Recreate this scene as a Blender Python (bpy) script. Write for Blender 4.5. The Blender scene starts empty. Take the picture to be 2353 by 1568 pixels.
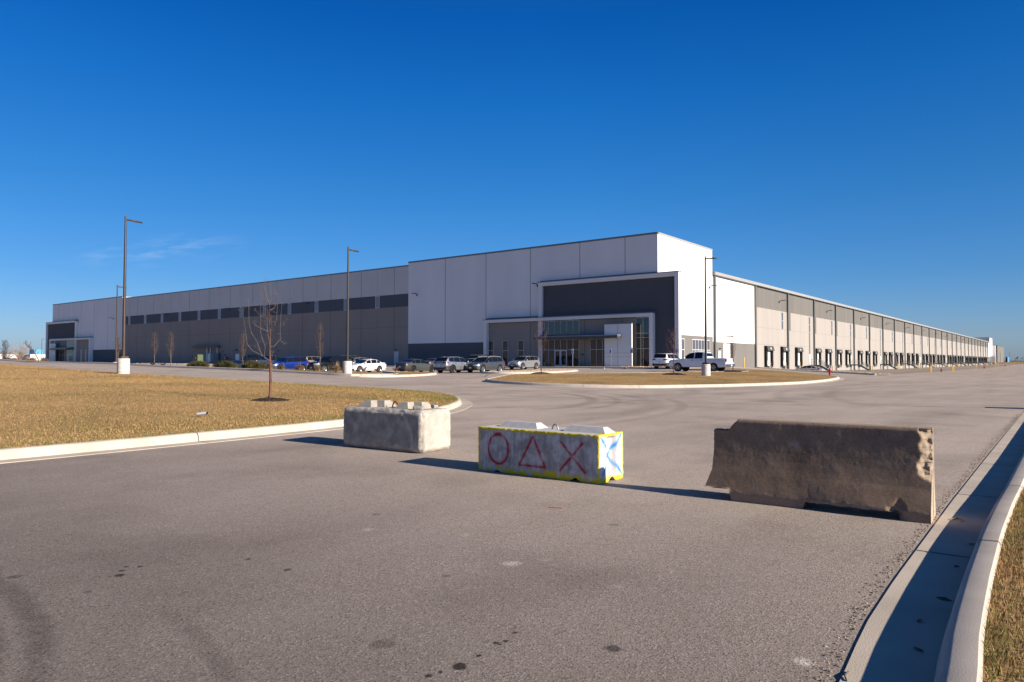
import bpy, bmesh, math, random
import numpy as np
from mathutils import Vector, Matrix, noise as mnoise
from mathutils.geometry import delaunay_2d_cdt
S = bpy.context.scene
R = math.radians
random.seed(7); RNG = np.random.default_rng(7)
# ------------------------------------------------------------------ camera, sky, sun, exposure
F, PITCH, ROLL, YAW, EYE = 2848.0, .02737, .00103, .65968, 1.45      # focal length in units of a 4096 wide frame
cam = bpy.data.cameras.new('camera'); camo = bpy.data.objects.new('camera', cam); S.collection.objects.link(camo)
cam.sensor_width = 36; cam.lens = F / 4096 * 36; cam.clip_end = 9000; cam.clip_start = .05
fw = Vector((math.cos(YAW) * math.cos(PITCH), math.sin(YAW) * math.cos(PITCH), math.sin(PITCH)))
rt = Vector((math.sin(YAW), -math.cos(YAW), 0)); up = rt.cross(fw)
r2 = rt * math.cos(ROLL) + up * math.sin(ROLL); u2 = -rt * math.sin(ROLL) + up * math.cos(ROLL)
camo.matrix_world = Matrix(((r2.x, u2.x, -fw.x, 0), (r2.y, u2.y, -fw.y, 0), (r2.z, u2.z, -fw.z, EYE), (0, 0, 0, 1)))
S.camera = camo
SUN_AZ, SUN_EL = R(-84.3), R(22.0)
w = bpy.data.worlds.new("World"); S.world = w; w.use_nodes = True
nt = w.node_tree; bg = nt.nodes['Background']; bg.inputs[1].default_value = .085
sk = nt.nodes.new('ShaderNodeTexSky'); sk.sky_type = 'NISHITA'; sk.sun_disc = False
sk.sun_elevation = SUN_EL; sk.sun_rotation = math.pi / 2 - SUN_AZ
sk.air_density = 1.0; sk.dust_density = .4; sk.ozone_density = 3.0; sk.altitude = 200
tcs = nt.nodes.new('ShaderNodeTexCoord'); sxyz = nt.nodes.new('ShaderNodeSeparateXYZ'); nt.links.new(tcs.outputs['Generated'], sxyz.inputs[0])
cr = nt.nodes.new('ShaderNodeValToRGB'); nt.links.new(sxyz.outputs[2], cr.inputs[0])      # dry polarised air: tint by elevation
SKYT = [(0.0, (.35, .49, .84)), (.03, (.37, .50, .81)), (.11, (.23, .47, .78)), (.22, (.13, .465, .80)), (.345, (.05, .43, .86)), (.44, (.018, .36, .83)), (.60, (.12, .33, .60)), (1.0, (.30, .31, .37))]
while len(cr.color_ramp.elements) < len(SKYT): cr.color_ramp.elements.new(.5)
for e_, (p_, c_) in zip(cr.color_ramp.elements, SKYT): e_.position = p_; e_.color = (*c_, 1)
hsv = nt.nodes.new('ShaderNodeMixRGB'); hsv.blend_type = 'MULTIPLY'; hsv.inputs[0].default_value = 1
dl = nt.nodes.new('ShaderNodeVectorMath'); dl.operation = 'DOT_PRODUCT'; dl.inputs[1].default_value = (math.cos(R(84)), math.sin(R(84)), 0); nt.links.new(tcs.outputs['Generated'], dl.inputs[0])
dh = nt.nodes.new('ShaderNodeMath'); dh.operation = 'MULTIPLY_ADD'; dh.inputs[1].default_value = .5; dh.inputs[2].default_value = .5; nt.links.new(dl.outputs['Value'], dh.inputs[0])
dm = nt.nodes.new('ShaderNodeValToRGB'); nt.links.new(dh.outputs[0], dm.inputs[0])
while len(dm.color_ramp.elements) < 5: dm.color_ramp.elements.new(.5)
for e_, (p_, v_) in zip(dm.color_ramp.elements, ((0, 1.0), (.52, .90), (.72, 1.03), (.80, 1.03), (.98, .80))): e_.position = p_; e_.color = (v_, v_, v_, 1)
sv_ = nt.nodes.new('ShaderNodeVectorMath'); sv_.operation = 'SCALE'; nt.links.new(sk.outputs[0], sv_.inputs[0]); nt.links.new(dm.outputs[0], sv_.inputs['Scale'])
nt.links.new(sv_.outputs[0], hsv.inputs[1]); nt.links.new(cr.outputs[0], hsv.inputs[2])
# a faint wisp of cirrus low in the sky, a feature of the sky by its direction
tc = nt.nodes.new('ShaderNodeTexCoord')
wd = (r2 * ((365 - 1176.5) * 1.7408) - u2 * ((575 - 784) * 1.7408) + fw * F).normalized()
sep = nt.nodes.new('ShaderNodeVectorMath'); sep.operation = 'SUBTRACT'; sep.inputs[1].default_value = wd
nt.links.new(tc.outputs['Generated'], sep.inputs[0])
hz = Vector((-wd.y, wd.x, 0)).normalized(); vt = wd.cross(hz)
def dot(v):
    n = nt.nodes.new('ShaderNodeVectorMath'); n.operation = 'DOT_PRODUCT'; n.inputs[1].default_value = v
    nt.links.new(sep.outputs[0], n.inputs[0]); return n.outputs['Value']
comb = nt.nodes.new('ShaderNodeCombineXYZ'); nt.links.new(dot(hz + vt * .16), comb.inputs[0]); nt.links.new(dot(vt - hz * -.16), comb.inputs[1])
mp = nt.nodes.new('ShaderNodeMapping'); mp.inputs['Scale'].default_value = (9, 42, 1); nt.links.new(comb.outputs[0], mp.inputs[0])
ln = nt.nodes.new('ShaderNodeVectorMath'); ln.operation = 'LENGTH'; nt.links.new(mp.outputs[0], ln.inputs[0])
mr = nt.nodes.new('ShaderNodeMapRange'); mr.inputs[1].default_value = 1.0; mr.inputs[2].default_value = .0; mr.inputs[3].default_value = 0; mr.inputs[4].default_value = 1
nt.links.new(ln.outputs['Value'], mr.inputs[0])
nz = nt.nodes.new('ShaderNodeTexNoise'); nz.inputs['Scale'].default_value = 2.6; nz.inputs['Detail'].default_value = 7; nz.inputs['Distortion'].default_value = .6
nt.links.new(mp.outputs[0], nz.inputs['Vector'])
mr2 = nt.nodes.new('ShaderNodeMapRange'); mr2.inputs[1].default_value = .44; mr2.inputs[2].default_value = .72; nt.links.new(nz.outputs[0], mr2.inputs[0])
mu = nt.nodes.new('ShaderNodeMath'); mu.operation = 'MULTIPLY'; nt.links.new(mr.outputs[0], mu.inputs[0]); nt.links.new(mr2.outputs[0], mu.inputs[1])
mu2 = nt.nodes.new('ShaderNodeMath'); mu2.operation = 'MULTIPLY'; mu2.inputs[1].default_value = .20; nt.links.new(mu.outputs[0], mu2.inputs[0])
mx = nt.nodes.new('ShaderNodeMixRGB'); nt.links.new(mu2.outputs[0], mx.inputs[0]); nt.links.new(hsv.outputs[0], mx.inputs[1]); mx.inputs[2].default_value = (5.0, 5.4, 6.0, 1)
nt.links.new(mx.outputs[0], bg.inputs[0])
sl = bpy.data.lights.new('sun', 'SUN'); sl.energy = 4.8; sl.angle = R(.53); sl.color = (1, .885, .74)
so = bpy.data.objects.new('sun', sl); S.collection.objects.link(so)
sdir = Vector((math.cos(SUN_EL) * math.cos(SUN_AZ), math.cos(SUN_EL) * math.sin(SUN_AZ), math.sin(SUN_EL)))
so.rotation_euler = (-sdir).to_track_quat('-Z', 'Y').to_euler(); so.location = (0, -60, 60)
S.view_settings.view_transform = 'Standard'; S.view_settings.look = 'None'; S.view_settings.gamma = 1
S.view_settings.exposure = 1.0

# ------------------------------------------------------------------ terrain height (smooth through surveyed points)
CP = np.array([(-40,0,0),(-40,15,0),(-40,-30,0),(0,0,0),(10,0,0),(20,0,0),(0,12,0),(10,12,0),(20,12,.02),(30,1,-.02),(45,1,-.05),(70,1,-.25),(0,-20,0),(50,-20,-.05),
(17.1,39.1,.6),(0,40,.6),(-30,60,.9),(30.5,37.5,.45),(48.4,20.1,.08),(18,47.7,.72),(18,61,1.06),(29.5,42.8,.55),(29.5,53,.76),(29.5,68.4,.98),(29.5,78,1.1),(29.5,99.6,1.4),(34.5,73.7,.98),(34.5,52,.68),(10,74,1.2),(18,100,1.4),(0,100,1.4),
(179,21,-1.0),(316,23,-1.35),(398,21,-1.2),(260,20,-1.05),(167,40.3,-.68),(185,40.3,-.75),(239,40.3,-.95),(314,40.3,-.98),(400,40.3,-.95),(584,40.3,-.8),(117.5,40.3,.30),(127,40.3,-.4),(131,36,-.85),(145,40.3,-.6),(120,31,-.65),(140,25,-.9),(120,0,-.7),(180,0,-.95),(300,0,-1.2),(600,0,-1.0),
(81.9,40,.55),(81.9,60,.55),(81.9,85,.55),(81.9,150,.55),(81.9,235,.6),(99,38,.48),(85,30,.36),(48,60,.17),(45,66,.2),(40,60,.25),(40,80,.3),(58,57,.2),(55,48,.17),(51,80,.08),(62,72,.2),(68,26,.42),(70,52,.37),(62,84,.2),(60,100,.4),(60,180,.75),(29.5,130,1.6),(18,130,1.6),(60,130,.7),(30,230,1.7),(0,200,1.7),(60,300,1.4),(-60,200,1.5),(150,400,1.3),(300,300,.5),(600,300,-.5),
(640,30,-.75),(705,30,-.1),(770,35,.4),(840,40,.6),(900,0,.5),(900,-200,-.2),(300,-200,-.8),(0,-200,0),(-200,0,0),(-200,300,1.2),(900,200,.4)], float)
def _phi(r2): return np.sqrt(r2 + 225.)
def _fit():
    X = CP[:, :2]; D = ((X[:, None] - X[None]) ** 2).sum(-1); n = len(CP)
    B = np.zeros((n + 1, n + 1)); B[:n, :n] = _phi(D) - np.eye(n) * .4; B[n, :n] = 1; B[:n, n] = 1
    return np.linalg.solve(B, np.append(CP[:, 2], 0))
TW = _fit()
def GA(x, y):
    x = np.asarray(x, float).ravel(); y = np.asarray(y, float).ravel()
    xc = np.clip(x, -250, 1000); yc = np.clip(y, -260, 480)
    out = np.empty(len(x))
    for i in range(0, len(x), 20000):
        D = (xc[i:i+20000, None] - CP[None, :, 0]) ** 2 + (yc[i:i+20000, None] - CP[None, :, 1]) ** 2
        out[i:i+20000] = _phi(D) @ TW[:-1] + TW[-1]
    return out
def G(x, y): return float(GA([x], [y])[0])

# ------------------------------------------------------------------ helpers
COL = S.collection
class MB:
    def __init__(s): s.v = []; s.f = []; s.m = []; s.c = None
    def face(s, pts, mi=0):
        b = len(s.v); s.v += [tuple(p) for p in pts]; s.f.append(tuple(range(b, b + len(pts)))); s.m.append(mi)
    def box(s, x0, x1, y0, y1, z0, z1, mi=0, M=None):
        b = len(s.v)
        P = [(x0,y0,z0),(x1,y0,z0),(x1,y1,z0),(x0,y1,z0),(x0,y0,z1),(x1,y0,z1),(x1,y1,z1),(x0,y1,z1)]
        if M is not None: P = [tuple(M @ Vector(p)) for p in P]
        s.v += P
        for q in ((0,3,2,1),(4,5,6,7),(0,1,5,4),(1,2,6,5),(2,3,7,6),(3,0,4,7)): s.f.append(tuple(b + i for i in q)); s.m.append(mi)
    def bbox(s, x0, x1, y0, y1, z0, z1, c=.02, mi=0, M=None):
        "box with chamfered edges"
        bm = bmesh.new(); bmesh.ops.create_cube(bm, size=1)
        for v in bm.verts: v.co = ((x0 + x1) / 2 + v.co.x * (x1 - x0), (y0 + y1) / 2 + v.co.y * (y1 - y0), (z0 + z1) / 2 + v.co.z * (z1 - z0))
        bmesh.ops.bevel(bm, geom=bm.edges[:], offset=c, segments=2, affect='EDGES', profile=.5)
        s.addbm(bm, mi, M)
    def addbm(s, bm, mi=0, M=None):
        b = len(s.v); bm.verts.index_update()
        s.v += [tuple(M @ v.co) if M is not None else tuple(v.co) for v in bm.verts]
        for f in bm.faces: s.f.append(tuple(b + v.index for v in f.verts)); s.m.append(mi)
        bm.free()
    def grid(s, rows, mi=0, close=False):
        b = len(s.v); n = len(rows[0])
        for r in rows: s.v += [tuple(p) for p in r]
        for i in range(len(rows) - 1):
            for j in range(n - 1 + (1 if close else 0)):
                k = (j + 1) % n
                s.f.append((b + i*n + j, b + i*n + k, b + (i+1)*n + k, b + (i+1)*n + j)); s.m.append(mi)
    def tube(s, path, rad, n=8, mi=0, cap=True):
        path = [Vector(p) for p in path]
        if not hasattr(rad, '__len__'): rad = [rad] * len(path)
        rows = []; ref = None
        for i, p in enumerate(path):
            d = (path[min(i + 1, len(path) - 1)] - path[max(i - 1, 0)])
            d = d.normalized() if d.length > 1e-9 else Vector((0, 0, 1))
            if ref is None: ref = d.orthogonal().normalized()
            a = (ref - d * ref.dot(d)); a = a.normalized() if a.length > 1e-6 else d.orthogonal().normalized(); ref = a
            c = d.cross(a)
            rows.append([p + (a * math.cos(2*math.pi*k/n) + c * math.sin(2*math.pi*k/n)) * rad[i] for k in range(n)])
        s.grid(rows, mi, True)
        if cap and n > 3:
            s.face(rows[0][::-1], mi); s.face(rows[-1], mi)
    def lathe(s, prof, n=24, mi=0, cx=0, cy=0, axis='z', M=None):
        rows = []
        for r, z in prof:
            row = []
            for k in range(n):
                a = 2 * math.pi * k / n
                p = Vector((cx + r*math.cos(a), cy + r*math.sin(a), z))
                if axis == 'y': p = Vector((cx + r*math.cos(a), z, cy + r*math.sin(a)))
                if M is not None: p = M @ p
                row.append(p)
            rows.append(row)
        s.grid(rows, mi, True)
    def prism(s, pts, y0, y1, mi=0, axis='y'):
        "pts: list of (a,b); extruded along axis"
        def P(a, b, t): return (a, t, b) if axis == 'y' else ((t, a, b) if axis == 'x' else (a, b, t))
        s.face([P(a, b, y0) for a, b in pts], mi); s.face([P(a, b, y1) for a, b in pts][::-1], mi)
        n = len(pts)
        for i in range(n):
            a, b = pts[i]; c, d = pts[(i + 1) % n]
            s.face([P(a, b, y1), P(c, d, y1), P(c, d, y0), P(a, b, y0)], mi)
    def build(s, name, mats, parent=None, smooth=None, org=None, loc=None, weld=False):
        me = bpy.data.meshes.new(name); v = s.v
        if org is not None: v = [(a - org[0], b - org[1], c - org[2]) for a, b, c in v]
        me.from_pydata(v, [], s.f)
        for m_ in (mats if isinstance(mats, (list, tuple)) else [mats]): me.materials.append(m_)
        me.polygons.foreach_set('material_index', s.m)
        bm = bmesh.new(); bm.from_mesh(me)
        if weld: bmesh.ops.remove_doubles(bm, verts=bm.verts[:], dist=1e-4)
        bmesh.ops.recalc_face_normals(bm, faces=bm.faces[:]); bm.to_mesh(me); bm.free()
        if smooth is not None:
            me.shade_smooth(); me.set_sharp_from_angle(angle=R(smooth))
        me.update()
        o = bpy.data.objects.new(name, me); COL.objects.link(o)
        if parent is not None: o.parent = parent
        if loc is not None: o.location = loc
        return o
def raw(name, v, f, mat, parent=None, col=None):
    "fast mesh from numpy arrays of vertices and equal-length faces"
    v = np.asarray(v, np.float32); f = np.asarray(f, np.int32); me = bpy.data.meshes.new(name)
    me.vertices.add(len(v)); me.vertices.foreach_set('co', v.ravel())
    me.loops.add(f.size); me.loops.foreach_set('vertex_index', f.ravel())
    me.polygons.add(len(f)); me.polygons.foreach_set('loop_start', np.arange(0, f.size, f.shape[1], dtype=np.int32))
    me.update(calc_edges=True); me.validate()
    if col is not None:
        a = me.color_attributes.new('Col', 'FLOAT_COLOR', 'POINT')
        a.data.foreach_set('color', np.concatenate([col, np.ones((len(col), 1))], 1).astype(np.float32).ravel())
    me.materials.append(mat)
    o = bpy.data.objects.new(name, me); COL.objects.link(o)
    if parent is not None: o.parent = parent
    return o
def tag(o, label=None, cat=None, group=None, kind=None):
    if label: o['label'] = label
    if cat: o['category'] = cat
    if group: o['group'] = group
    if kind: o['kind'] = kind
    return o
def empty(name, loc, rz=0, **k):
    o = bpy.data.objects.new(name, None); COL.objects.link(o); o.location = loc; o.rotation_euler = (0, 0, rz); o.empty_display_size = .2
    return tag(o, **k)
def copy_tree(o, parent=None):
    c = o.copy(); COL.objects.link(c)
    if parent is not None: c.parent = parent
    for ch in o.children: copy_tree(ch, c)
    return c

# ------------------------------------------------------------------ materials
def mat(name, col, rough=.7, var=.12, scale=3., bump=0., bscale=60., metal=0., spec=.4, coat=0., col2=None, attr=False, detail=4., stretch=None):
    m = bpy.data.materials.new(name); m.use_nodes = True; t = m.node_tree; L = t.links; N = t.nodes
    p = N['Principled BSDF']; p.inputs['Roughness'].default_value = rough; p.inputs['Metallic'].default_value = metal
    p.inputs['Specular IOR Level'].default_value = spec; p.inputs['Coat Weight'].default_value = coat; p.inputs['Coat Roughness'].default_value = .03
    geo = N.new('ShaderNodeNewGeometry'); src = geo.outputs['Position']
    if stretch:
        mm = N.new('ShaderNodeMapping'); mm.inputs['Scale'].default_value = stretch; L.new(src, mm.inputs[0]); src = mm.outputs[0]
    nz = N.new('ShaderNodeTexNoise'); nz.inputs['Scale'].default_value = scale; nz.inputs['Detail'].default_value = detail; L.new(src, nz.inputs['Vector'])
    rm = N.new('ShaderNodeMapRange'); rm.inputs[1].default_value = .3; rm.inputs[2].default_value = .7; L.new(nz.outputs[0], rm.inputs[0])
    mixc = N.new('ShaderNodeMixRGB'); L.new(rm.outputs[0], mixc.inputs[0])
    a = [c * (1 - var) for c in col[:3]]; b = col2[:3] if col2 else [min(1, c * (1 + var)) for c in col[:3]]
    mixc.inputs[1].default_value = (*a, 1); mixc.inputs[2].default_value = (*b, 1)
    out = mixc.outputs[0]
    if attr:
        at_ = N.new('ShaderNodeAttribute'); at_.attribute_name = 'Col'
        ml = N.new('ShaderNodeMixRGB'); ml.blend_type = 'MULTIPLY'; ml.inputs[0].default_value = 1; L.new(at_.outputs[0], ml.inputs[1]); L.new(out, ml.inputs[2]); out = ml.outputs[0]
    L.new(out, p.inputs['Base Color'])
    if bump:
        n2 = N.new('ShaderNodeTexNoise'); n2.inputs['Scale'].default_value = bscale; n2.inputs['Detail'].default_value = 3; L.new(geo.outputs['Position'], n2.inputs['Vector'])
        bp = N.new('ShaderNodeBump'); bp.inputs['Strength'].default_value = bump; bp.inputs['Distance'].default_value = .01; L.new(n2.outputs[0], bp.inputs['Height']); L.new(bp.outputs[0], p.inputs['Normal'])
    return m
def speckle(m, scale, lo, col, amt, det=1.0, stretch=None):
    t = m.node_tree; N = t.nodes; L = t.links; p = N['Principled BSDF']; base = p.inputs['Base Color'].links[0].from_socket
    geo = [n for n in N if n.bl_idname == 'ShaderNodeNewGeometry'][0]
    n = N.new('ShaderNodeTexNoise'); n.inputs['Scale'].default_value = scale; n.inputs['Detail'].default_value = det; L.new(geo.outputs['Position'], n.inputs['Vector'])
    r = N.new('ShaderNodeMapRange'); r.inputs[1].default_value = lo; r.inputs[2].default_value = lo + .06; r.inputs[4].default_value = amt; L.new(n.outputs[0], r.inputs[0])
    x = N.new('ShaderNodeMixRGB'); L.new(r.outputs[0], x.inputs[0]); L.new(base, x.inputs[1]); x.inputs[2].default_value = (*col, 1); L.new(x.outputs[0], p.inputs['Base Color']); return m
def asphalt_mat():
    m = mat('asphalt', (.448, .372, .312), .9, .07, .35, spec=.15); t = m.node_tree; N = t.nodes; L = t.links
    p = N['Principled BSDF']; geo = N['Geometry'] if 'Geometry' in N else [n for n in N if n.bl_idname == 'ShaderNodeNewGeometry'][0]
    base = p.inputs['Base Color'].links[0].from_socket; pos = geo.outputs['Position']
    def math_(op, a, b=None, c=None):
        n = N.new('ShaderNodeMath'); n.operation = op
        for i, x in enumerate((a, b, c)):
            if x is None: continue
            if hasattr(x, 'is_linked'): L.new(x, n.inputs[i])
            else: n.inputs[i].default_value = x
        return n.outputs[0]
    def mul(a, fac, colr):
        n = N.new('ShaderNodeMixRGB'); n.blend_type = 'MULTIPLY'; L.new(fac, n.inputs[0]); L.new(a, n.inputs[1]); n.inputs[2].default_value = (*colr, 1); return n.outputs[0]
    def mixto(a, fac, colr):
        n = N.new('ShaderNodeMixRGB'); L.new(fac, n.inputs[0]); L.new(a, n.inputs[1]); n.inputs[2].default_value = (*colr, 1); return n.outputs[0]
    def rng(x, a, b, c=0, d=1):
        n = N.new('ShaderNodeMapRange'); n.inputs[1].default_value = a; n.inputs[2].default_value = b; n.inputs[3].default_value = c; n.inputs[4].default_value = d; L.new(x, n.inputs[0]); return n.outputs[0]
    # aggregate: pale and dark stones
    vo = N.new('ShaderNodeTexVoronoi'); vo.inputs['Scale'].default_value = 95; L.new(pos, vo.inputs['Vector'])
    hs = N.new('ShaderNodeSeparateColor'); L.new(vo.outputs['Color'], hs.inputs[0])
    base = mixto(base, math_('MULTIPLY', rng(hs.outputs[0], .70, 1.0), .60), (.74, .66, .59))
    base = mixto(base, math_('MULTIPLY', rng(hs.outputs[1], .62, 1.0), .55), (.10, .09, .085))
    n2 = N.new('ShaderNodeTexNoise'); n2.inputs['Scale'].default_value = 260; n2.inputs['Detail'].default_value = 2; L.new(pos, n2.inputs['Vector'])
    base = mul(base, rng(n2.outputs[0], .38, .62, .0, 1.0), (.72, .70, .69))
    # broad wear, streaky along the lane
    mm = N.new('ShaderNodeMapping'); mm.inputs['Scale'].default_value = (.10, .55, 1); L.new(pos, mm.inputs[0])
    n3 = N.new('ShaderNodeTexNoise'); n3.inputs['Scale'].default_value = 1; n3.inputs['Detail'].default_value = 5; L.new(mm.outputs[0], n3.inputs['Vector'])
    base = mul(base, rng(n3.outputs[0], .42, .72), (.80, .79, .79))
    n4 = N.new('ShaderNodeTexNoise'); n4.inputs['Scale'].default_value = 1.3; n4.inputs['Detail'].default_value = 6; L.new(pos, n4.inputs['Vector'])
    base = mixto(base, math_('MULTIPLY', rng(n4.outputs[0], .58, .78), .35), (.42, .375, .345))
    n4b = N.new('ShaderNodeTexNoise'); n4b.inputs['Scale'].default_value = .55; n4b.inputs['Detail'].default_value = 5; L.new(pos, n4b.inputs['Vector'])
    base = mul(base, rng(n4b.outputs[0], .52, .75), (.74, .73, .73))
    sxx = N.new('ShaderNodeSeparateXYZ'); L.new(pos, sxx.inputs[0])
    base = mul(base, rng(sxx.outputs[0], 8.5, 1.6), (.50, .505, .525))      # view-angle darkening painted into the colour, deepening towards the camera
    # wobble for the stains
    wn = N.new('ShaderNodeTexNoise'); wn.inputs['Scale'].default_value = 9; wn.inputs['Detail'].default_value = 3; L.new(pos, wn.inputs['Vector'])
    ws = N.new('ShaderNodeVectorMath'); ws.operation = 'SUBTRACT'; ws.inputs[1].default_value = (.5, .5, .5); L.new(wn.outputs['Color'], ws.inputs[0])
    wsc = N.new('ShaderNodeVectorMath'); wsc.operation = 'SCALE'; wsc.inputs['Scale'].default_value = .06; L.new(ws.outputs[0], wsc.inputs[0])
    wp = N.new('ShaderNodeVectorMath'); L.new(pos, wp.inputs[0]); L.new(wsc.outputs[0], wp.inputs[1])
    flat = N.new('ShaderNodeVectorMath'); flat.operation = 'MULTIPLY'; flat.inputs[1].default_value = (1, 1, 0); L.new(wp.outputs[0], flat.inputs[0]); wpos = flat.outputs[0]
    def dist(x, y):
        n = N.new('ShaderNodeVectorMath'); n.operation = 'DISTANCE'; n.inputs[1].default_value = (x, y, 0); L.new(wpos, n.inputs[0]); return n.outputs['Value']
    def blobs(lst, soft=.6):
        acc = None
        for x, y, r, a in lst:
            v = rng(dist(x, y), r, r * soft, 0, a); acc = v if acc is None else math_('MAXIMUM', acc, v)
        return acc
    oil = [(2.23,5.11,.045,.9),(2.29,5.21,.028,.8),(2.35,5.28,.024,.8),(2.17,5.12,.02,.6),(2.41,5.21,.024,.8),(2.61,5.05,.022,.6),(2.99,4.78,.03,.7),(3.01,4.32,.035,.7),(1.78,5.63,.05,.5),
           (2.89,2.35,.022,.9),(2.94,2.32,.02,.9),(2.89,2.32,.015,.9),(3.07,2.35,.02,.9),(2.71,2.31,.022,.95),(2.57,2.30,.042,.97),(2.47,2.33,.018,.9),(2.40,2.35,.026,.9),(3.2,1.83,.052,.75),(3.58,3.34,.04,.5),(2.53,2.8,.08,.35),(1.95,4.9,.03,.5),(4.6,5.2,.05,.4),(5.6,3.2,.06,.35)]
    base = mul(base, blobs(oil), (.16, .155, .15))
    pale = [(4.09,3.17,.09,.5),(4.14,4.79,.07,.42),(4.51,3.99,.06,.25),(4.31,3.04,.06,.25),(4.09,2.31,.07,.2),(3.62,1.02,.06,.8)]
    pn = rng(hs.outputs[2], .25, .7)
    base = mixto(base, math_('MULTIPLY', blobs(pale, .3), pn), (.70, .64, .58))
    # tyre marks: arcs of rubber
    def arc(cx, cy, rad, wd, x0, x1, y0, y1, a):
        sx = N.new('ShaderNodeSeparateXYZ'); L.new(pos, sx.inputs[0])
        v = math_('ABSOLUTE', math_('SUBTRACT', dist(cx, cy), rad)); v = rng(v, wd, wd * .35, 0, a)
        for c, lo, hi in ((sx.outputs[0], x0, x1), (sx.outputs[1], y0, y1)):
            e = max(.15, (hi - lo) * .12)
            v = math_('MULTIPLY', v, math_('MULTIPLY', rng(c, lo - e, lo + e), rng(c, hi + e, hi - e)))
        return v
    arcs = [(-3.0,5.6,4.66,.10,0.3,2.2,2.6,6.4,.42),(-3.0,5.5,4.42,.085,0.3,1.9,2.6,5.2,.52),(-1.4,4.4,3.48,.07,1.4,2.3,2.3,4.1,.30),
            (17.5,20.5,8.4,.32,17.5,27,10,17,.40),(17.5,20.5,9.3,.20,17.5,27,10,17.5,.30),(15.5,22.5,13.2,.5,14,29,8,15.5,.25),(15.5,22.5,14.1,.25,14,29,8,15.5,.25),(24,30,18,.5,15,40,9,15,.18),
            (64,12,11,.35,52,76,8,25,.28),(75,14,16,.4,60,90,2,22,.2),(40,-20,29,.4,25,62,4,14,.22),(40,-20,31,.3,25,62,4,14,.2)]
    acc = None
    for a in arcs:
        v = arc(*a); acc = v if acc is None else math_('MAXIMUM', acc, v)
    n5 = N.new('ShaderNodeTexNoise'); n5.inputs['Scale'].default_value = 6; L.new(pos, n5.inputs['Vector'])
    base = mul(base, math_('MULTIPLY', acc, rng(n5.outputs[0], .3, .6, .55, 1)), (.25, .245, .24))
    L.new(base, p.inputs['Base Color'])
    bp = N.new('ShaderNodeBump'); bp.inputs['Strength'].default_value = .38; bp.inputs['Distance'].default_value = .005
    bb = math_('ADD', vo.outputs['Distance'], math_('MULTIPLY', n2.outputs[0], .6)); L.new(bb, bp.inputs['Height']); L.new(bp.outputs[0], p.inputs['Normal'])
    return m
M = {}
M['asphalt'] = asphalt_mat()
M['apron'] = mat('apron_concrete', (.235, .195, .16), .9, .14, .12, .2, 60, spec=.2)
M['curb'] = mat('curb_concrete', (.43, .375, .32), .85, .12, 2.2, .12, 110, spec=.25)
M['gutter'] = mat('gutter_concrete', (.43, .37, .305), .88, .13, 1.6, .25, 120, spec=.2)
M['joint'] = mat('joint_dark', (.06, .055, .05), .9, .1)
M['seam'] = mat('crack_sealant', (.035, .035, .04), .6, .1)
M['paint_line'] = mat('worn_line_paint', (.45, .44, .42), .8, .2, 3)
def lawn_mat():
    m = mat('dry_lawn', (.385, .245, .108), .95, .14, .5, .4, 30, spec=.1, col2=(.44, .285, .132), detail=6)
    t = m.node_tree; N = t.nodes; L = t.links; p = N['Principled BSDF']; base = p.inputs['Base Color'].links[0].from_socket
    geo = [n for n in N if n.bl_idname == 'ShaderNodeNewGeometry'][0]
    def nse(sc, lo, hi, det=4):
        n = N.new('ShaderNodeTexNoise'); n.inputs['Scale'].default_value = sc; n.inputs['Detail'].default_value = det; L.new(geo.outputs['Position'], n.inputs['Vector'])
        r = N.new('ShaderNodeMapRange'); r.inputs[1].default_value = lo; r.inputs[2].default_value = hi; L.new(n.outputs[0], r.inputs[0]); return r.outputs[0]
    def mixto(a, f, c, bl='MIX'):
        n = N.new('ShaderNodeMixRGB'); n.blend_type = bl; L.new(f, n.inputs[0]); L.new(a, n.inputs[1]); n.inputs[2].default_value = (*c, 1); return n.outputs[0]
    b = mixto(base, nse(.22, .50, .72), (.20, .155, .055))
    b = mixto(b, nse(9, .45, .75), (.62, .60, .55), 'MULTIPLY')
    b = mixto(b, nse(45, .40, .70), (.55, .52, .46), 'MULTIPLY')
    L.new(b, p.inputs['Base Color']); return m
M['lawn'] = lawn_mat()
M['blade'] = mat('grass_blade', (1, 1, 1), .8, .05, 1, spec=.15, attr=True)
M['mulch'] = mat('dark_mulch', (.045, .03, .025), .95, .5, 14, .8, 40, spec=.1)
M['gravel'] = mat('river_gravel', (.38, .27, .18), .9, .45, 9, .8, 25, spec=.2, col2=(.55, .42, .30))
M['w_white'] = mat('panel_white', (.68, .675, .675), .85, .05, .22, .06, 30, spec=.2, detail=7, stretch=(1, 1, .35))
M['w_white2'] = mat('panel_light_grey', (.53, .52, .51), .85, .04, .3, .06, 30, spec=.2)
M['w_navy'] = mat('panel_slate', (.085, .097, .115), .85, .05, .3, .06, 30, spec=.2)
M['w_char'] = mat('panel_charcoal', (.078, .083, .095), .85, .05, .3, .06, 30, spec=.2)
M['w_taupe'] = mat('panel_taupe', (.250, .225, .205), .85, .05, .3, .06, 30, spec=.2)
M['w_beige'] = mat('dock_panel_beige', (.300, .278, .259), .88, .05, .5, .06, 30, spec=.2, stretch=(1, 1, .12))
M['w_grey'] = mat('dock_panel_grey', (.135, .129, .122), .88, .10, .7, .06, 30, spec=.2, stretch=(1, 1, .06))
M['w_base'] = mat('wainscot_grey', (.150, .142, .135), .88, .05, .5, .05, 30, spec=.2, stretch=(1, 1, .1))
M['pjoint'] = mat('panel_joint', (.07, .07, .075), .9, .1)
M['pjoint2'] = mat('panel_joint_pale', (.17, .155, .14), .9, .1)
M['coping'] = mat('coping_metal', (.16, .17, .18), .45, .06, 1, metal=.3)
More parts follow.
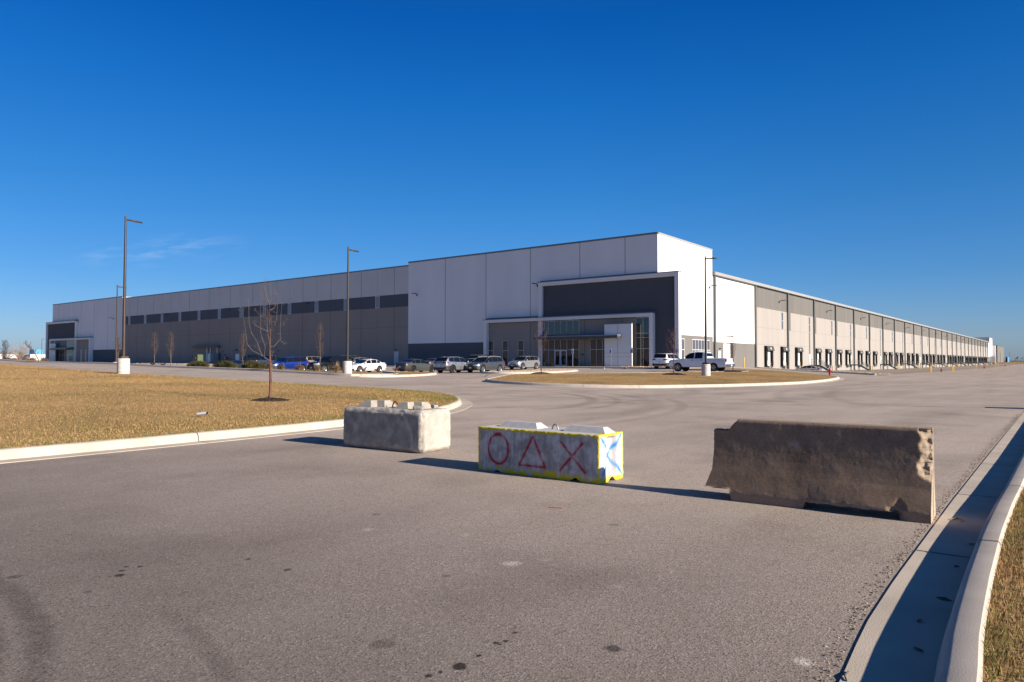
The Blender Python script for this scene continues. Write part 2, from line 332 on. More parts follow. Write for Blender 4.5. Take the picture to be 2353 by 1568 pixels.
M['coping_l'] = mat('eave_metal', (.285, .285, .28), .5, .05, 1)
M['flash'] = mat('blue_flashing', (.05, .075, .115), .4, .06, 1, metal=.3)
M['dspout'] = mat('downspout_metal', (.14, .142, .14), .5, .08, 1, metal=.2)
M['frame'] = mat('aluminium_frame', (.50, .52, .54), .4, .05, 2, metal=.4)
M['frame_w'] = mat('white_frame', (.62, .63, .62), .5, .03, 2)
M['glass'] = mat('dark_glazing', (.020, .016, .020), .03, .2, .5, spec=.8)
M['glass_b'] = mat('blue_grey_glazing', (.075, .075, .095), .12, .15, .4, spec=.6)
M['pane_hi'] = mat('pale_high_glazing', (.22, .21, .24), .25, .12, .3, spec=.3)  # pale base colour stands in for the sky these panes reflect
M['roof'] = mat('roof_membrane', (.5, .5, .5), .9, .05, .3)
M['black'] = mat('dock_seal_black', (.010, .010, .012), .75, .3, 3, .3, 12, spec=.25)
M['dkgrey'] = mat('dock_hood_grey', (.055, .055, .052), .7, .2, 3, .2, 12)
M['door_w'] = mat('door_white', (.55, .55, .54), .6, .03, 1)
M['door_g'] = mat('door_grey', (.20, .20, .185), .6, .06, 1)
M['galv'] = mat('galvanised_steel', (.26, .28, .28), .45, .15, 6, metal=.5)
M['steel_d'] = mat('dark_grey_steel', (.07, .075, .08), .5, .12, 4, metal=.3)
M['yellow'] = mat('bollard_yellow', (.66, .36, .045), .5, .10, 3)
M['red'] = mat('hydrant_red', (.32, .015, .018), .45, .15, 6)
M['bronze'] = mat('bronze_pole', (.062, .046, .036), .4, .10, 3, metal=.4)
M['lampgrey'] = mat('dark_lamp_pole', (.035, .034, .034), .45, .10, 3, metal=.3)
M['lens'] = mat('lamp_lens', (.30, .30, .29), .3, .05, 3)
M['pier'] = mat('pier_concrete', (.50, .47, .43), .85, .16, 2.0, .3, 60, col2=(.60, .575, .54), stretch=(1, 1, 4))
M['green_box'] = mat('transformer_green', (.065, .085, .035), .5, .06, 2)
M['green_dark'] = mat('transformer_vent', (.012, .016, .010), .6, .1)
M['cab_grey'] = mat('cabinet_grey', (.17, .18, .19), .5, .06, 2)
M['cab_blue'] = mat('cabinet_blue', (.07, .09, .13), .5, .06, 2)
M['white_pl'] = mat('white_sheet', (.72, .71, .69), .5, .04, 2)
M['blue_sign'] = mat('sign_blue', (.03, .09, .35), .5, .04, 2)
M['glow_blue'] = mat('bright_blue_panel', (.06, .28, .60), .4, .04, 2)
M['navy_sign'] = mat('navy_panel', (.02, .035, .10), .4, .04, 2)
M['bark'] = mat('bark_grey', (.10, .075, .066), .9, .35, 22, .6, 60, col2=(.16, .13, .115))
M['bark_red'] = mat('bark_peeling', (.075, .055, .052), .85, .4, 11, .8, 30, col2=(.15, .065, .045), stretch=(1, 1, .5))
M['twig_red'] = mat('twig_red_brown', (.105, .055, .042), .9, .3, 9)
M['twig'] = mat('twig_brown', (.075, .052, .044), .9, .3, 9)
M['twig_pale'] = mat('twig_pale', (.30, .23, .18), .9, .3, 3)
M['yew'] = mat('yew_green', (.032, .040, .010), .7, .5, 7, col2=(.085, .075, .018))
M['strawg'] = mat('straw_grass', (.30, .205, .125), .85, .3, 12)
M['rust'] = mat('rusty_bar', (.13, .048, .022), .85, .35, 40, .4, 90, metal=.2)
M['wood'] = mat('weathered_timber', (.27, .25, .23), .9, .3, 20, .5, 60, stretch=(1, 1, 6))
M['tyre'] = mat('tyre_rubber', (.012, .012, .012), .8, .2, 8)
M['rim'] = mat('alloy_rim', (.36, .36, .37), .25, .05, 4, metal=.8)
M['rim_dk'] = mat('dark_rim', (.025, .025, .027), .35, .1, 4, metal=.5)
M['carglass'] = mat('car_glass', (.006, .007, .009), .03, .1, 1, spec=.35)
M['plastic'] = mat('black_trim', (.018, .018, .019), .5, .15, 6)
M['chrome'] = mat('chrome_bumper', (.62, .62, .62), .12, .04, 2, metal=1)
M['headlamp'] = mat('headlamp_glass', (.55, .57, .58), .08, .05, 5, metal=.5)
M['tail'] = mat('tail_lamp_red', (.16, .006, .010), .15, .1, 3)
M['plate'] = mat('number_plate', (.55, .58, .62), .5, .04, 2)
M['far_white'] = mat('far_white_sheet', (.62, .58, .55), .7, .06, .2)
M['far_red'] = mat('far_red_trim', (.36, .06, .06), .7, .06, .2)
M['far_blue'] = mat('far_blue_glass', (.06, .24, .42), .35, .25, .04)
M['far_grey'] = mat('far_grey_sheet', (.14, .135, .125), .8, .06, .05)
M['far_tree'] = mat('far_bare_wood', (.17, .145, .13), .95, .3, .1)
M['sky_pole'] = mat('far_pole', (.11, .10, .10), .7, .1, .5)
M['wood_chip'] = mat('mulch_chip', (.05, .033, .026), .95, .5, 20)
def paint(name, c, metal=.35, rough=.28): return mat(name, c, rough, .04, .8, metal=metal, coat=.55)

# ------------------------------------------------------------------ ground sheets
def gridlines(lo, hi, fine_lo, fine_hi, fine, growth=1.22):
    a = list(np.arange(fine_lo, fine_hi + 1e-6, fine)); d = fine
    while a[-1] < hi: d *= growth; a.append(min(hi, a[-1] + d))
    d = fine; b = []
    x = fine_lo
    while x > lo: d *= growth; x = max(lo, x - d); b.append(x)
    return np.array(b[::-1] + a)
def inpoly(x, y, poly):
    x = np.asarray(x); y = np.asarray(y); r = np.zeros(x.shape, bool); n = len(poly)
    for i in range(n):
        x0, y0 = poly[i]; x1, y1 = poly[(i + 1) % n]
        c = ((y0 > y) != (y1 > y)); xx = (x1 - x0) * (y - y0) / ((y1 - y0) if y1 != y0 else 1e-12) + x0
        r ^= c & (x < xx)
    return r
def subdiv(poly, step, closed=True):
    out = []; n = len(poly)
    for i in range(n if closed else n - 1):
        a = np.array(poly[i]); b = np.array(poly[(i + 1) % n]); k = max(1, int(np.hypot(*(b - a)) // step))
        out += [tuple(a + (b - a) * j / k) for j in range(k)]
    if not closed: out.append(tuple(poly[-1]))
    return out
def smoothline(pts, it=2, closed=False):
    for _ in range(it):
        o = [] if closed else [pts[0]]; n = len(pts)
        for i in range(n if closed else n - 1):
            a = np.array(pts[i], float); b = np.array(pts[(i + 1) % n], float); o += [tuple(a * .75 + b * .25), tuple(a * .25 + b * .75)]
        if not closed: o.append(pts[-1])
        pts = o
    return pts
def sheet(name, poly, step, dz, material, edge_step=None, hump=None, skirt=0):
    edge = subdiv(poly, edge_step or step)
    xs = [p[0] for p in poly]; ys = [p[1] for p in poly]
    gx, gy = np.meshgrid(np.arange(min(xs) + step/2, max(xs), step), np.arange(min(ys) + step/2, max(ys), step))
    gx = gx.ravel(); gy = gy.ravel(); k = inpoly(gx, gy, poly); gx = gx[k]; gy = gy[k]
    E = np.array(edge); 
    keep = np.ones(len(gx), bool)
    for i in range(0, len(gx), 4000):
        d = ((gx[i:i+4000, None] - E[None, :, 0])**2 + (gy[i:i+4000, None] - E[None, :, 1])**2).min(1); keep[i:i+4000] = d > (step * .35)**2
    gx = gx[keep]; gy = gy[keep]
    P = [Vector(p) for p in edge] + [Vector(p) for p in zip(gx, gy)]
    n = len(edge)
    v, e, f, *_ = delaunay_2d_cdt(P, [(i, (i + 1) % n) for i in range(n)], [], 1, 1e-5)
    V = np.array([(p.x, p.y) for p in v]); z = GA(V[:, 0], V[:, 1]) + dz
    if hump is not None: z = z + hump(V[:, 0], V[:, 1])
    me = bpy.data.meshes.new(name); me.from_pydata([(a, b, c) for (a, b), c in zip(V, z)], [], [tuple(q) for q in f]); me.materials.append(material)
    me.shade_smooth(); me.update()
    bm = bmesh.new(); bm.from_mesh(me); bmesh.ops.recalc_face_normals(bm, faces=bm.faces[:])
    bm.normal_update()
    if sum(q.normal.z for q in bm.faces) < 0: bmesh.ops.reverse_faces(bm, faces=bm.faces[:])
    bm.to_mesh(me); bm.free()
    o = bpy.data.objects.new(name, me); COL.objects.link(o); return o
# base ground to the horizon
xs = gridlines(-3500, 6000, -60, 240, 6); ys = gridlines(-3500, 6000, -60, 180, 6)
gx, gy = np.meshgrid(xs, ys); gz = GA(gx, gy).reshape(gx.shape) - .12
far = np.hypot(gx - 100, gy - 100); gz -= np.clip((far - 900) / 3000, 0, 1) * 3.5
v = np.stack([gx.ravel(), gy.ravel(), gz.ravel()], 1); nx = len(xs); ny = len(ys)
i0 = (np.arange(ny - 1)[:, None] * nx + np.arange(nx - 1)[None]).ravel()
tag(raw('ground', v, np.stack([i0, i0 + 1, i0 + nx + 1, i0 + nx], 1), M['lawn']), kind='structure')
# paved sheet: graded grid, clipped where lawns and the hall cover it anyway
xs = np.concatenate([np.arange(-40, 110, 1.5), np.arange(110, 260, 3.0), np.linspace(260, 655, 60)])
ys = np.concatenate([np.arange(-1.5, 48, 1.5) + .35 - .0, np.arange(49, 160, 3.0), np.linspace(160, 330, 24)])
ys[0] = .35
gx, gy = np.meshgrid(xs, ys); v = np.stack([gx.ravel(), gy.ravel(), GA(gx, gy)], 1); nx = len(xs); ny = len(ys)
ii, jj = np.meshgrid(np.arange(nx - 1), np.arange(ny - 1)); ii = ii.ravel(); jj = jj.ravel()
cx = xs[ii]; cy = ys[jj]
ok = ~(((cx < 12) & (cy > 17)) | ((cx > 95) & (cy > 43)) | ((cy > 45) & (cx > 84)))
i0 = (jj * nx + ii)[ok]
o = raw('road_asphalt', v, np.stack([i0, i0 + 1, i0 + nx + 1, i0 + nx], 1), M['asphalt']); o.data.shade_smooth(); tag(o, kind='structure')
o = sheet('dock_apron', [(118, 24.5), (150, 22.5), (300, 23.5), (640, 24.5), (640, 40.2), (135, 40.2), (124, 38.6), (120.6, 33)], 5, .012, M['apron']); tag(o, kind='structure')

# kerbs: polyline = gutter edge on the road; the kerb stands to the left of its direction
def kerb(name, pts, gut=.36, h=.15, joint=3.05, close=False, side=1):
    pts = [np.array(p, float) for p in pts]
    n = len(pts); gs = np.full(n, gut) if np.isscalar(gut) else np.asarray(gut)
    profs = [[(0, -.02), (.012, .008), (g_, .008), (g_ + .03, h * .72), (g_ + .05, h * .93), (g_ + .075, h), (g_ + .17, h + .004), (g_ + .188, h - .02), (g_ + .188, -.15)] for g_ in gs]; prof = profs[0]
    nrm = []
    for i in range(n):
        a = pts[(i - 1) % n] if close else pts[max(0, i - 1)]; b = pts[(i + 1) % n] if close else pts[min(n - 1, i + 1)]
        d = (b - a) / np.hypot(*(b - a)); nrm.append(np.array((-d[1], d[0])) * side)
    rows = []
    X = np.array([[p[0] + q[0] * o for o, z in pr] for p, q, pr in zip(pts, nrm, profs)]); Y = np.array([[p[1] + q[1] * o for o, z in pr] for p, q, pr in zip(pts, nrm, profs)])
    zc = GA([p[0] for p in pts], [p[1] for p in pts])
    mb = MB(); rows = [[(X[i, j], Y[i, j], zc[i] + prof[j][1]) for j in range(len(prof))] for i in range(n)]
    for j in range(len(prof) - 1):
        for i in range(n if close else n - 1):
            k = (i + 1) % n
            mb.face([rows[i][j], rows[i][j + 1], rows[k][j + 1], rows[k][j]], 1 if j < 2 else 0)
    if not close: mb.face(rows[0], 0); mb.face(rows[-1], 0)
    # joints across the kerb
    acc = joint * .6; 
    for i in range(n - 1):
        seg = np.hypot(*(pts[i + 1] - pts[i])); t = acc
        while t < seg:
            f0 = t / seg; d = (pts[i + 1] - pts[i]) / seg
            A = [np.array(rows[i][j]) * (1 - f0) + np.array(rows[i + 1][j]) * f0 for j in range(1, 8)]
            dd = np.array((d[0], d[1], 0)) * .008; off = [(0, 0, .003), (0, 0, .003), (-nrm[i][0]*.004, -nrm[i][1]*.004, .002), (-nrm[i][0]*.003, -nrm[i][1]*.003, .003), (0, 0, .004), (0, 0, .004), (nrm[i][0]*.003, nrm[i][1]*.003, .003)]
            for j in range(6): mb.face([A[j] - dd + off[j], A[j] + dd + off[j], A[j + 1] + dd + off[j + 1], A[j + 1] - dd + off[j + 1]], 2)
            t += joint
        acc = t - seg
    # shade: sharp enough profile
    o = mb.build(name, [M['curb'], M['gutter'], M['joint']], smooth=35, weld=True); return tag(o, kind='structure')
def offset(pts, d, close=False):
    P = [np.array(p, float) for p in pts]; n = len(P); out = []
    for i in range(n):
        a = P[(i - 1) % n] if close else P[max(0, i - 1)]; b = P[(i + 1) % n] if close else P[min(n - 1, i + 1)]
        t = (b - a) / np.hypot(*(b - a)); out.append(tuple(P[i] + np.array((-t[1], t[0])) * d))
    return out
# right-hand kerb of the road, its verge behind
def edge_a(x): return np.interp(x, [0, 2, 3.47, 4.3, 5.35, 6.5, 8.6, 12, 25.6], [.70, .76, .836, .900, .926, .934, .952, .958, .955])     # ragged pour: edge of the asphalt
def edge_b(x): return np.interp(x, [0, 2, 3.47, 4.12, 5.16, 6.58, 8.05, 9.37, 13, 20], [.17, .215, .284, .329, .361, .386, .382, .362, .337, .330])   # back of the kerb
RK = [(x, float(edge_a(x))) for x in list(np.arange(-10, 2, 1.0)) + list(np.arange(2, 14, .4)) + list(np.arange(14, 60, 1.0)) + list(np.arange(60, 655, 6.0))]
kerb('kerb', RK, gut=[float(edge_a(x) - edge_b(x)) - .188 for x, _ in RK], side=-1, joint=2.9)
o = sheet('verge', [(x, float(edge_b(x)) - .002) for x in list(np.arange(-10, 20, .5)) + [20, 60, 655]] + [(655, -60), (-10, -60)], 4, .112, M['lawn'], 1.0); tag(o, kind='structure')
# left lawn with its rounded corner
LK0 = [(-40, 11.9), (0, 11.75), (5, 11.75), (9.6, 11.95), (12.2, 12.35), (14.2, 13.0), (15.9, 13.95), (17.3, 14.95), (18.6, 16.3), (19.7, 18.0), (20.2, 20.0), (20.1, 24), (19.4, 28), (18.9, 34), (18.6, 40), (18.5, 60), (18.5, 140)]
LK = [LK0[0]] + subdiv(smoothline(LK0[1:], 2), .8, False)
kerb('kerb', LK, side=1, joint=4.4)
ledge = offset(LK, .53)
lawnA = ledge + [(-40, 140)]
o = sheet('lawn', lawnA, 1.6, .135, M['lawn'], .8); tag(o, kind='structure')
# large island right of the drive
IS = smoothline([(30.0, 24.8), (29.7, 22.5), (29.9, 20.6), (30.5, 18.8), (31.6, 17.1), (33.2, 16.0), (37.4, 14.47), (41.65, 13.4), (46.24, 12.6), (52.06, 12.6), (57.4, 13.05), (60.8, 13.75), (63.5, 15.6), (66.8, 18.2), (73, 22.6), (80, 27.6), (84.5, 31.2), (84, 33), (80, 33.4), (71.5, 33), (69.2, 31), (68.5, 25.8), (67, 24.0), (64.4, 23.8), (61.2, 26.5), (56, 29.5), (48, 35.0), (44, 34.8), (38, 31), (33.5, 28.2), (31.2, 26.8)], 2, True)
IS = subdiv(IS, .8)
kerb('kerb', IS, side=1, joint=3.05, close=True)
isl_in = offset(IS, .53, True)
def isl_hump(x, y):
    E = np.array(isl_in); d = np.sqrt(((x[:, None] - E[None, :, 0])**2 + (y[:, None] - E[None, :, 1])**2).min(1)); return .18 * np.clip(d / 6, 0, 1)**1.2
o = sheet('lawn', isl_in, 1.3, .135, M['lawn'], .8, isl_hump); tag(o, kind='structure')
def ISZ(x, y): return G(x, y) + .135 + float(isl_hump(np.array([x]), np.array([y]))[0])
# planting strip along the drive and the island beside the parking rows
SP = [(29.5, 150), (29.5, 37.0), (29.8, 36.2), (30.6, 35.9), (33.6, 36.1), (34.4, 36.8), (34.6, 38), (34.6, 150)]
SPs = subdiv(SP, 1.0)
kerb('kerb', subdiv(SP, 1.0, False), side=1, joint=3.05, gut=.25)
o = sheet('planting_strip', offset(SPs, .42, True), 1.3, .135, M['lawn'], 1.0); tag(o, kind='structure')
I3 = [(29.0, 35.0), (29.6, 34.2), (31.0, 34.0), (33.0, 34.35), (36.4, 35.7), (40.5, 38.5), (44.5, 42.6), (46.0, 45.4), (45.2, 47.4), (42.5, 47.2), (39.5, 44.5), (37.0, 40.5), (33, 35.6), (30.2, 35.4)]
I3 = subdiv(smoothline(I3, 1, True), .8)
kerb('kerb', I3, side=1, joint=3.05, close=True, gut=.2)
o = sheet('planting_strip', offset(I3, .37, True), 1.2, .135, M['lawn'], .8); tag(o, kind='structure')
# gravel island before the entry bays
GI = [(51.3, 43.6), (50.9, 41.6), (51.6, 40.3), (54.0, 39.3), (57.0, 38.6), (62.5, 39.4), (65.0, 41.6), (64.5, 45.2), (60.5, 44.9), (55, 44.6), (52.2, 44.5)]
GI = subdiv(smoothline(GI, 1, True), .8)
kerb('kerb', GI, side=1, joint=3.05, close=True, gut=.2)
gin = offset(GI, .37, True)
o = sheet('gravel_bed', gin, 1.0, .14, M['gravel'], .8); tag(o, kind='structure')
# kerb and gravel bed that divide the car park from the lower dock court
DK = subdiv(smoothline([(113.5, 39.2), (104, 33.2), (93.5, 26.6), (84, 20.6), (78.6, 17.0), (75.4, 14.6)], 1), .9, False)
kerb('kerb', DK, side=1, joint=3.05, gut=.2)
o = sheet('gravel_bed', offset(DK, .37) + offset(DK, 1.9)[::-1], .9, .12, M['gravel'], .9); tag(o, kind='structure')
# entry walk and the stone beds against the front wall
o = sheet('entry_walk', [(77.4, 34), (77.4, 112), (81.0, 112), (81.0, 34)], 2, .14, M['curb'], 2); tag(o, kind='structure')
mb = MB()
for k in range(34, 112, 2): mb.box(77.1, 77.4, k, k + 1.985, G(77.3, k + 1) - .1, G(77.3, k + 1) + .145)
tag(mb.build('kerb', M['curb']), kind='structure')
# loose stones of the beds
def stones(name, poly, n, dz, smin, smax, material):
    xs = [p[0] for p in poly]; ys = [p[1] for p in poly]; pts = []
    while len(pts) < n:
        a = np.array([random.uniform(min(xs), max(xs)), random.uniform(min(ys), max(ys))])
        if inpoly(a[:1], a[1:], poly)[0]: pts.append(a)
    pts = np.array(pts); z = GA(pts[:, 0], pts[:, 1]) + dz
    o6 = np.array([(1,0,0),(0,1,0),(-1,0,0),(0,-1,0),(0,0,.7),(0,0,-.7)]); tri = np.array([(0,1,4),(1,2,4),(2,3,4),(3,0,4),(1,0,5),(2,1,5),(3,2,5),(0,3,5)])
    V = []; Fc = []; C = []
    for i, (p, zz) in enumerate(zip(pts, z)):
        s = random.uniform(smin, smax); a = random.uniform(0, 6.28); c_, s_ = math.cos(a), math.sin(a); q = o6 * s * np.array((1, random.uniform(.6, 1), random.uniform(.5, .9)))
        V.append(np.stack([q[:, 0]*c_ - q[:, 1]*s_ + p[0], q[:, 0]*s_ + q[:, 1]*c_ + p[1], q[:, 2] + zz], 1)); Fc.append(tri + 6*i)
        k = random.choice([(.55,.40,.26),(.42,.27,.16),(.62,.52,.40),(.30,.18,.11),(.50,.44,.38)]); C.append(np.tile(np.array(k), (6, 1)))
    o = raw(name, np.concatenate(V), np.concatenate(Fc), material, col=np.concatenate(C)); return tag(o, kind='stuff')
stones('loose_gravel', gin, 2600, .17, .04, .10, M['blade'])
stones('loose_gravel', offset(DK, .45) + offset(DK, 1.9)[::-1], 1500, .15, .05, .12, M['blade'])
stones('loose_gravel', [(79.2, 36.5), (79.2, 44), (80.9, 44), (80.9, 36.5)], 250, .17, .05, .11, M['blade'])
stones('loose_gravel', [(70, 133), (70, 158), (80, 158), (80, 133)], 700, .1, .08, .2, M['blade'])
# fallen grit along the edge of the asphalt
pts = []
def grit():
    V = []; Fc = []; C = []; tri = np.array([(0,1,3),(1,2,3),(2,0,3)])
    n = 2600
    x = RNG.uniform(1.5, 24, n); y = edge_a(x) + .02 + np.abs(RNG.normal(0, .05, n)); 
    for i in range(n):
        s = random.uniform(.003, .011); a = random.uniform(0, 6.28)
        V.append(np.array([(x[i] + s*math.cos(a + t), y[i] + s*math.sin(a + t), .0) for t in (0, 2.1, 4.2)] + [(x[i], y[i], s*.9)])); Fc.append(tri + 4*i)
        k = random.choice([(.32,.25,.18),(.16,.13,.1),(.4,.34,.28),(.08,.07,.06)]); C.append(np.tile(np.array(k), (4, 1)))
    V = np.concatenate(V); V[:, 2] += GA(V[:, 0], V[:, 1])
    tag(raw('edge_grit', V, np.concatenate(Fc), M['blade'], col=np.concatenate(C)), kind='stuff')
grit()
# sealed seams of the paving
def seam(pts, wd, name='seam'):
    mb = MB(); pts = subdiv(pts, .7, False); pts = [np.array(p) + np.array((random.gauss(0, .015), random.gauss(0, .015))) for p in pts]
    for a, b in zip(pts[:-1], pts[1:]):
        d = (b - a) / np.hypot(*(b - a)); q = np.array((-d[1], d[0])) * wd / 2
        mb.face([(p[0], p[1], G(p[0], p[1]) + .005) for p in (a - q, a + q, b + q, b - q)])
    tag(mb.build('seam', M['seam']), kind='structure')
seam([(27.45, 1.0), (25.3, 5.52), (23.5, 9.1), (22.3, 15.2), (21.35, 19.6)], .055)
seam([(28.9, 1.0), (26.6, 6.0), (25.2, 9.0)], .035)
seam([(28.3, 1.0), (26.1, 5.9)], .025)
seam([(41.5, 1.0), (40.5, 4.5), (39.5, 7)], .04)
seam([(54, 1), (49, 9)], .05)
seam([(33.5, 30), (40, 33.5), (47, 39)], .07)
seam([(70, 1), (66, 8)], .08); seam([(92, 2), (86, 10), (84, 14)], .1)
# painted stop bar and worn stripe lines of the car park
mb = MB()
for a, b, wd in [((20.3, 41.6), (29.0, 41.6), .12), ((20.3, 40.6), (29.0, 40.6), .10), ((68, 36.5), (76.6, 36.5), .1), ((68, 39.2), (76.6, 39.2), .1), ((68, 42), (76.6, 42), .1), ((68, 45), (76.6, 45), .1)]:
    for k in range(8):
        p = np.array(a) + (np.array(b) - a) * k / 8; q = np.array(a) + (np.array(b) - a) * (k + 1) / 8; d = (q - p) / np.hypot(*(q - p)); m_ = np.array((-d[1], d[0])) * wd / 2
        mb.face([(t[0], t[1], G(*t) + .006) for t in (p - m_, p + m_, q + m_, q - m_)])
tag(mb.build('line_marking', M['paint_line']), kind='structure')

# ------------------------------------------------------------------ grass blades
TONE = .94
def blades(name, x, y, z, h, wd, green, lean=.6):
    n = len(x); a = RNG.uniform(0, 2*np.pi, n); la = RNG.uniform(0, 2*np.pi, n); ln = RNG.uniform(.1, lean, n) * h
    dx = np.cos(a) * wd; dy = np.sin(a) * wd; lx = np.cos(la) * ln; ly = np.sin(la) * ln
    V = np.stack([np.stack([x - dx, y - dy, z], 1), np.stack([x + dx, y + dy, z], 1), np.stack([x + lx*.4 + dx*.7, y + ly*.4 + dy*.7, z + h*.6], 1), np.stack([x + lx*.4 - dx*.7, y + ly*.4 - dy*.7, z + h*.6], 1), np.stack([x + lx, y + ly, z + h*np.sqrt(np.clip(1 - (ln/h)**2*.5, .2, 1))], 1)], 1)
    b = np.arange(n)[:, None] * 5
    T = np.concatenate([b + np.array([[0, 1, 2]]), b + np.array([[0, 2, 3]]), b + np.array([[3, 2, 4]])])
    straw = np.array([(.41, .265, .120), (.385, .245, .105), (.43, .285, .135), (.36, .222, .092)])[RNG.integers(0, 4, n)]
    gr = np.array([(.14, .155, .035), (.19, .18, .05), (.10, .12, .03)])[RNG.integers(0, 3, n)]
    k = RNG.uniform(0, 1, n) < green
    c = np.where(k[:, None], gr, straw) * RNG.uniform(.82, 1.12, n)[:, None]
    C = np.repeat(c[:, None], 5, 1).reshape(-1, 3) * TONE
    tag(raw(name, V.reshape(-1, 3), T, M['blade'], col=C), kind='stuff')
def patch(x, y, sc, off=0):
    return np.array([mnoise.noise((a * sc + off, b * sc, off)) for a, b in zip(x, y)])
# verge beside the gutter, close to the lens
n = 52000; x = 2.2 + 14 * RNG.uniform(0, 1, n)**1.5; y = edge_b(x) - .005 - 1.7 * RNG.uniform(0, 1, n)**1.3
g = np.clip(.28 + .6 * patch(x, y, 1.7), .02, .8)
blades('grass', x, y, GA(x, y) + .108, RNG.uniform(.022, .058, n), RNG.uniform(.0012, .0026, n), g, .95)
n = 14000; x = RNG.uniform(14, 60, n); y = .32 - 2.5 * RNG.uniform(0, 1, n)
blades('grass', x, y, GA(x, y) + .108, RNG.uniform(.03, .08, n), RNG.uniform(.003, .006, n), .2)
# left lawn
n = 260000; x = RNG.uniform(-3, 20.5, n); y = 12 + 22 * RNG.uniform(0, 1, n)**1.35
k = inpoly(x, y, lawnA); x = x[k]; y = y[k]
E = np.array(ledge[::2]); dmin = np.concatenate([np.sqrt(((x[i:i+5000, None] - E[None, :, 0])**2 + (y[i:i+5000, None] - E[None, :, 1])**2).min(1)) for i in range(0, len(x), 5000)])
g = np.clip(.08 + .55 * np.exp(-dmin / 1.3) + .45 * patch(x, y, .35), .02, .85)
blades('grass', x, y, GA(x, y) + .13, RNG.uniform(.018, .048, len(x)), RNG.uniform(.0018, .0038, len(x)), g, .9)
n = 150000; t = RNG.integers(0, len(ledge) - 1, n); k = np.array([-2 < ledge[i][0] and ledge[i][1] < 30 for i in t]); t = t[k]; n = len(t)
f = RNG.uniform(0, 1, n); A = np.array(ledge); dd = A[t + 1] - A[t]; nn = np.stack([-dd[:, 1], dd[:, 0]], 1) / np.maximum(np.hypot(dd[:, 0], dd[:, 1]), 1e-6)[:, None]; q = RNG.uniform(0, 1, n)**1.6 * 2.6 - .05
x, y = (A[t] + dd * f[:, None] + nn * q[:, None]).T
blades('grass', x, y, GA(x, y) + .13, RNG.uniform(.02, .055, n), RNG.uniform(.003, .006, n), np.clip(.62 - .2 * q + .5 * patch(x, y, .5), .05, .9), .9)
n = 90000; x = RNG.uniform(4, 20, n); y = RNG.uniform(30, 62, n); k = inpoly(x, y, lawnA); x = x[k]; y = y[k]
blades('grass', x, y, GA(x, y) + .13, RNG.uniform(.012, .034, len(x)), RNG.uniform(.005, .010, len(x)), np.clip(.06 + .4 * patch(x, y, .25), .01, .6), .7)
# island
n = 60000; x = RNG.uniform(30, 66, n); y = RNG.uniform(12.5, 35, n); k = inpoly(x, y, isl_in); x = x[k]; y = y[k]
blades('grass', x, y, GA(x, y) + .13 + isl_hump(x, y), RNG.uniform(.012, .034, len(x)), RNG.uniform(.005, .010, len(x)), np.clip(.08 + .5 * patch(x, y, .3, 5), .01, .6), .7)

# ------------------------------------------------------------------ the warehouse
XF, YR, Z0 = 81.85, 40.28, .62          # front wall plane, dock wall plane, floor level
YB, XE = 233.2, 608.0                   # far ends
YT1, YT2, XT1, XT3 = 85.05, 188.43, 99.45, 586.0
TOW, LOW, EAVE = 17.45, 16.95, 14.1
W = empty('warehouse', (XF, YR, Z0), label='long pale panel warehouse with a tall white corner block and a row of dock doors', cat='warehouse')
ORG = (XF, YR, Z0)
def part(mb, name, mats, smooth=None, parent=W): return mb.build(name, mats, parent, smooth, org=ORG)
# front: low middle stretch
mb = MB(); Y0, Y1 = YT1, YT2
mb.box(XF, XF + .3, Y0, Y1, -1, 10.34, 0); mb.box(XF, XF + .3, Y0, Y1, 10.34, 12.45, 1); mb.box(XF, XF + .3, Y0, Y1, 12.45, LOW, 2)
jy = [88.41 + 8.36 * k for k in range(13)]
for i, y in enumerate(jy):
    if y < Y1 - .5: mb.box(XF - .006, XF - .001, y - .035, y + .035, 0, LOW - .01, 3)
    if y - 4.18 > Y0 + .5: mb.box(XF - .004, XF - .001, y - 4.195, y - 4.165, 0, 10.3, 4)
    if y - 4.18 > Y0 + .5: mb.box(XF - .004, XF - .001, y - 4.195, y - 4.165, 12.5, LOW - .01, 4)
mb.box(XF - .004, XF - .001, Y0 + .1, Y1, 6.985, 7.015, 4)
part(mb, 'front_wall', [M['w_taupe'], M['w_navy'], M['w_white2'], M['pjoint'], M['w_char']])
mb = MB(); mb.box(XF - .05, XF + .35, Y0, Y1, LOW, LOW + .22); part(mb, 'coping', M['coping'])
win = None
for k in range(12):
    y = 92.55 + 8.36 * k
    f = MB()
    for a, b, c, d in ((y - .52, y - .45, 10.36, 12.43), (y + .45, y + .52, 10.36, 12.43), (y - .45, y + .45, 10.36, 10.44), (y - .45, y + .45, 12.35, 12.43)): f.box(XF - .05, XF - .004, a, b, c, d)
    wo = part(f, 'window', M['frame'])
    g = MB(); g.box(XF - .022, XF - .005, y - .45, y + .45, 10.44, 12.35); part(g, 'pane', M['pane_hi'], parent=wo)
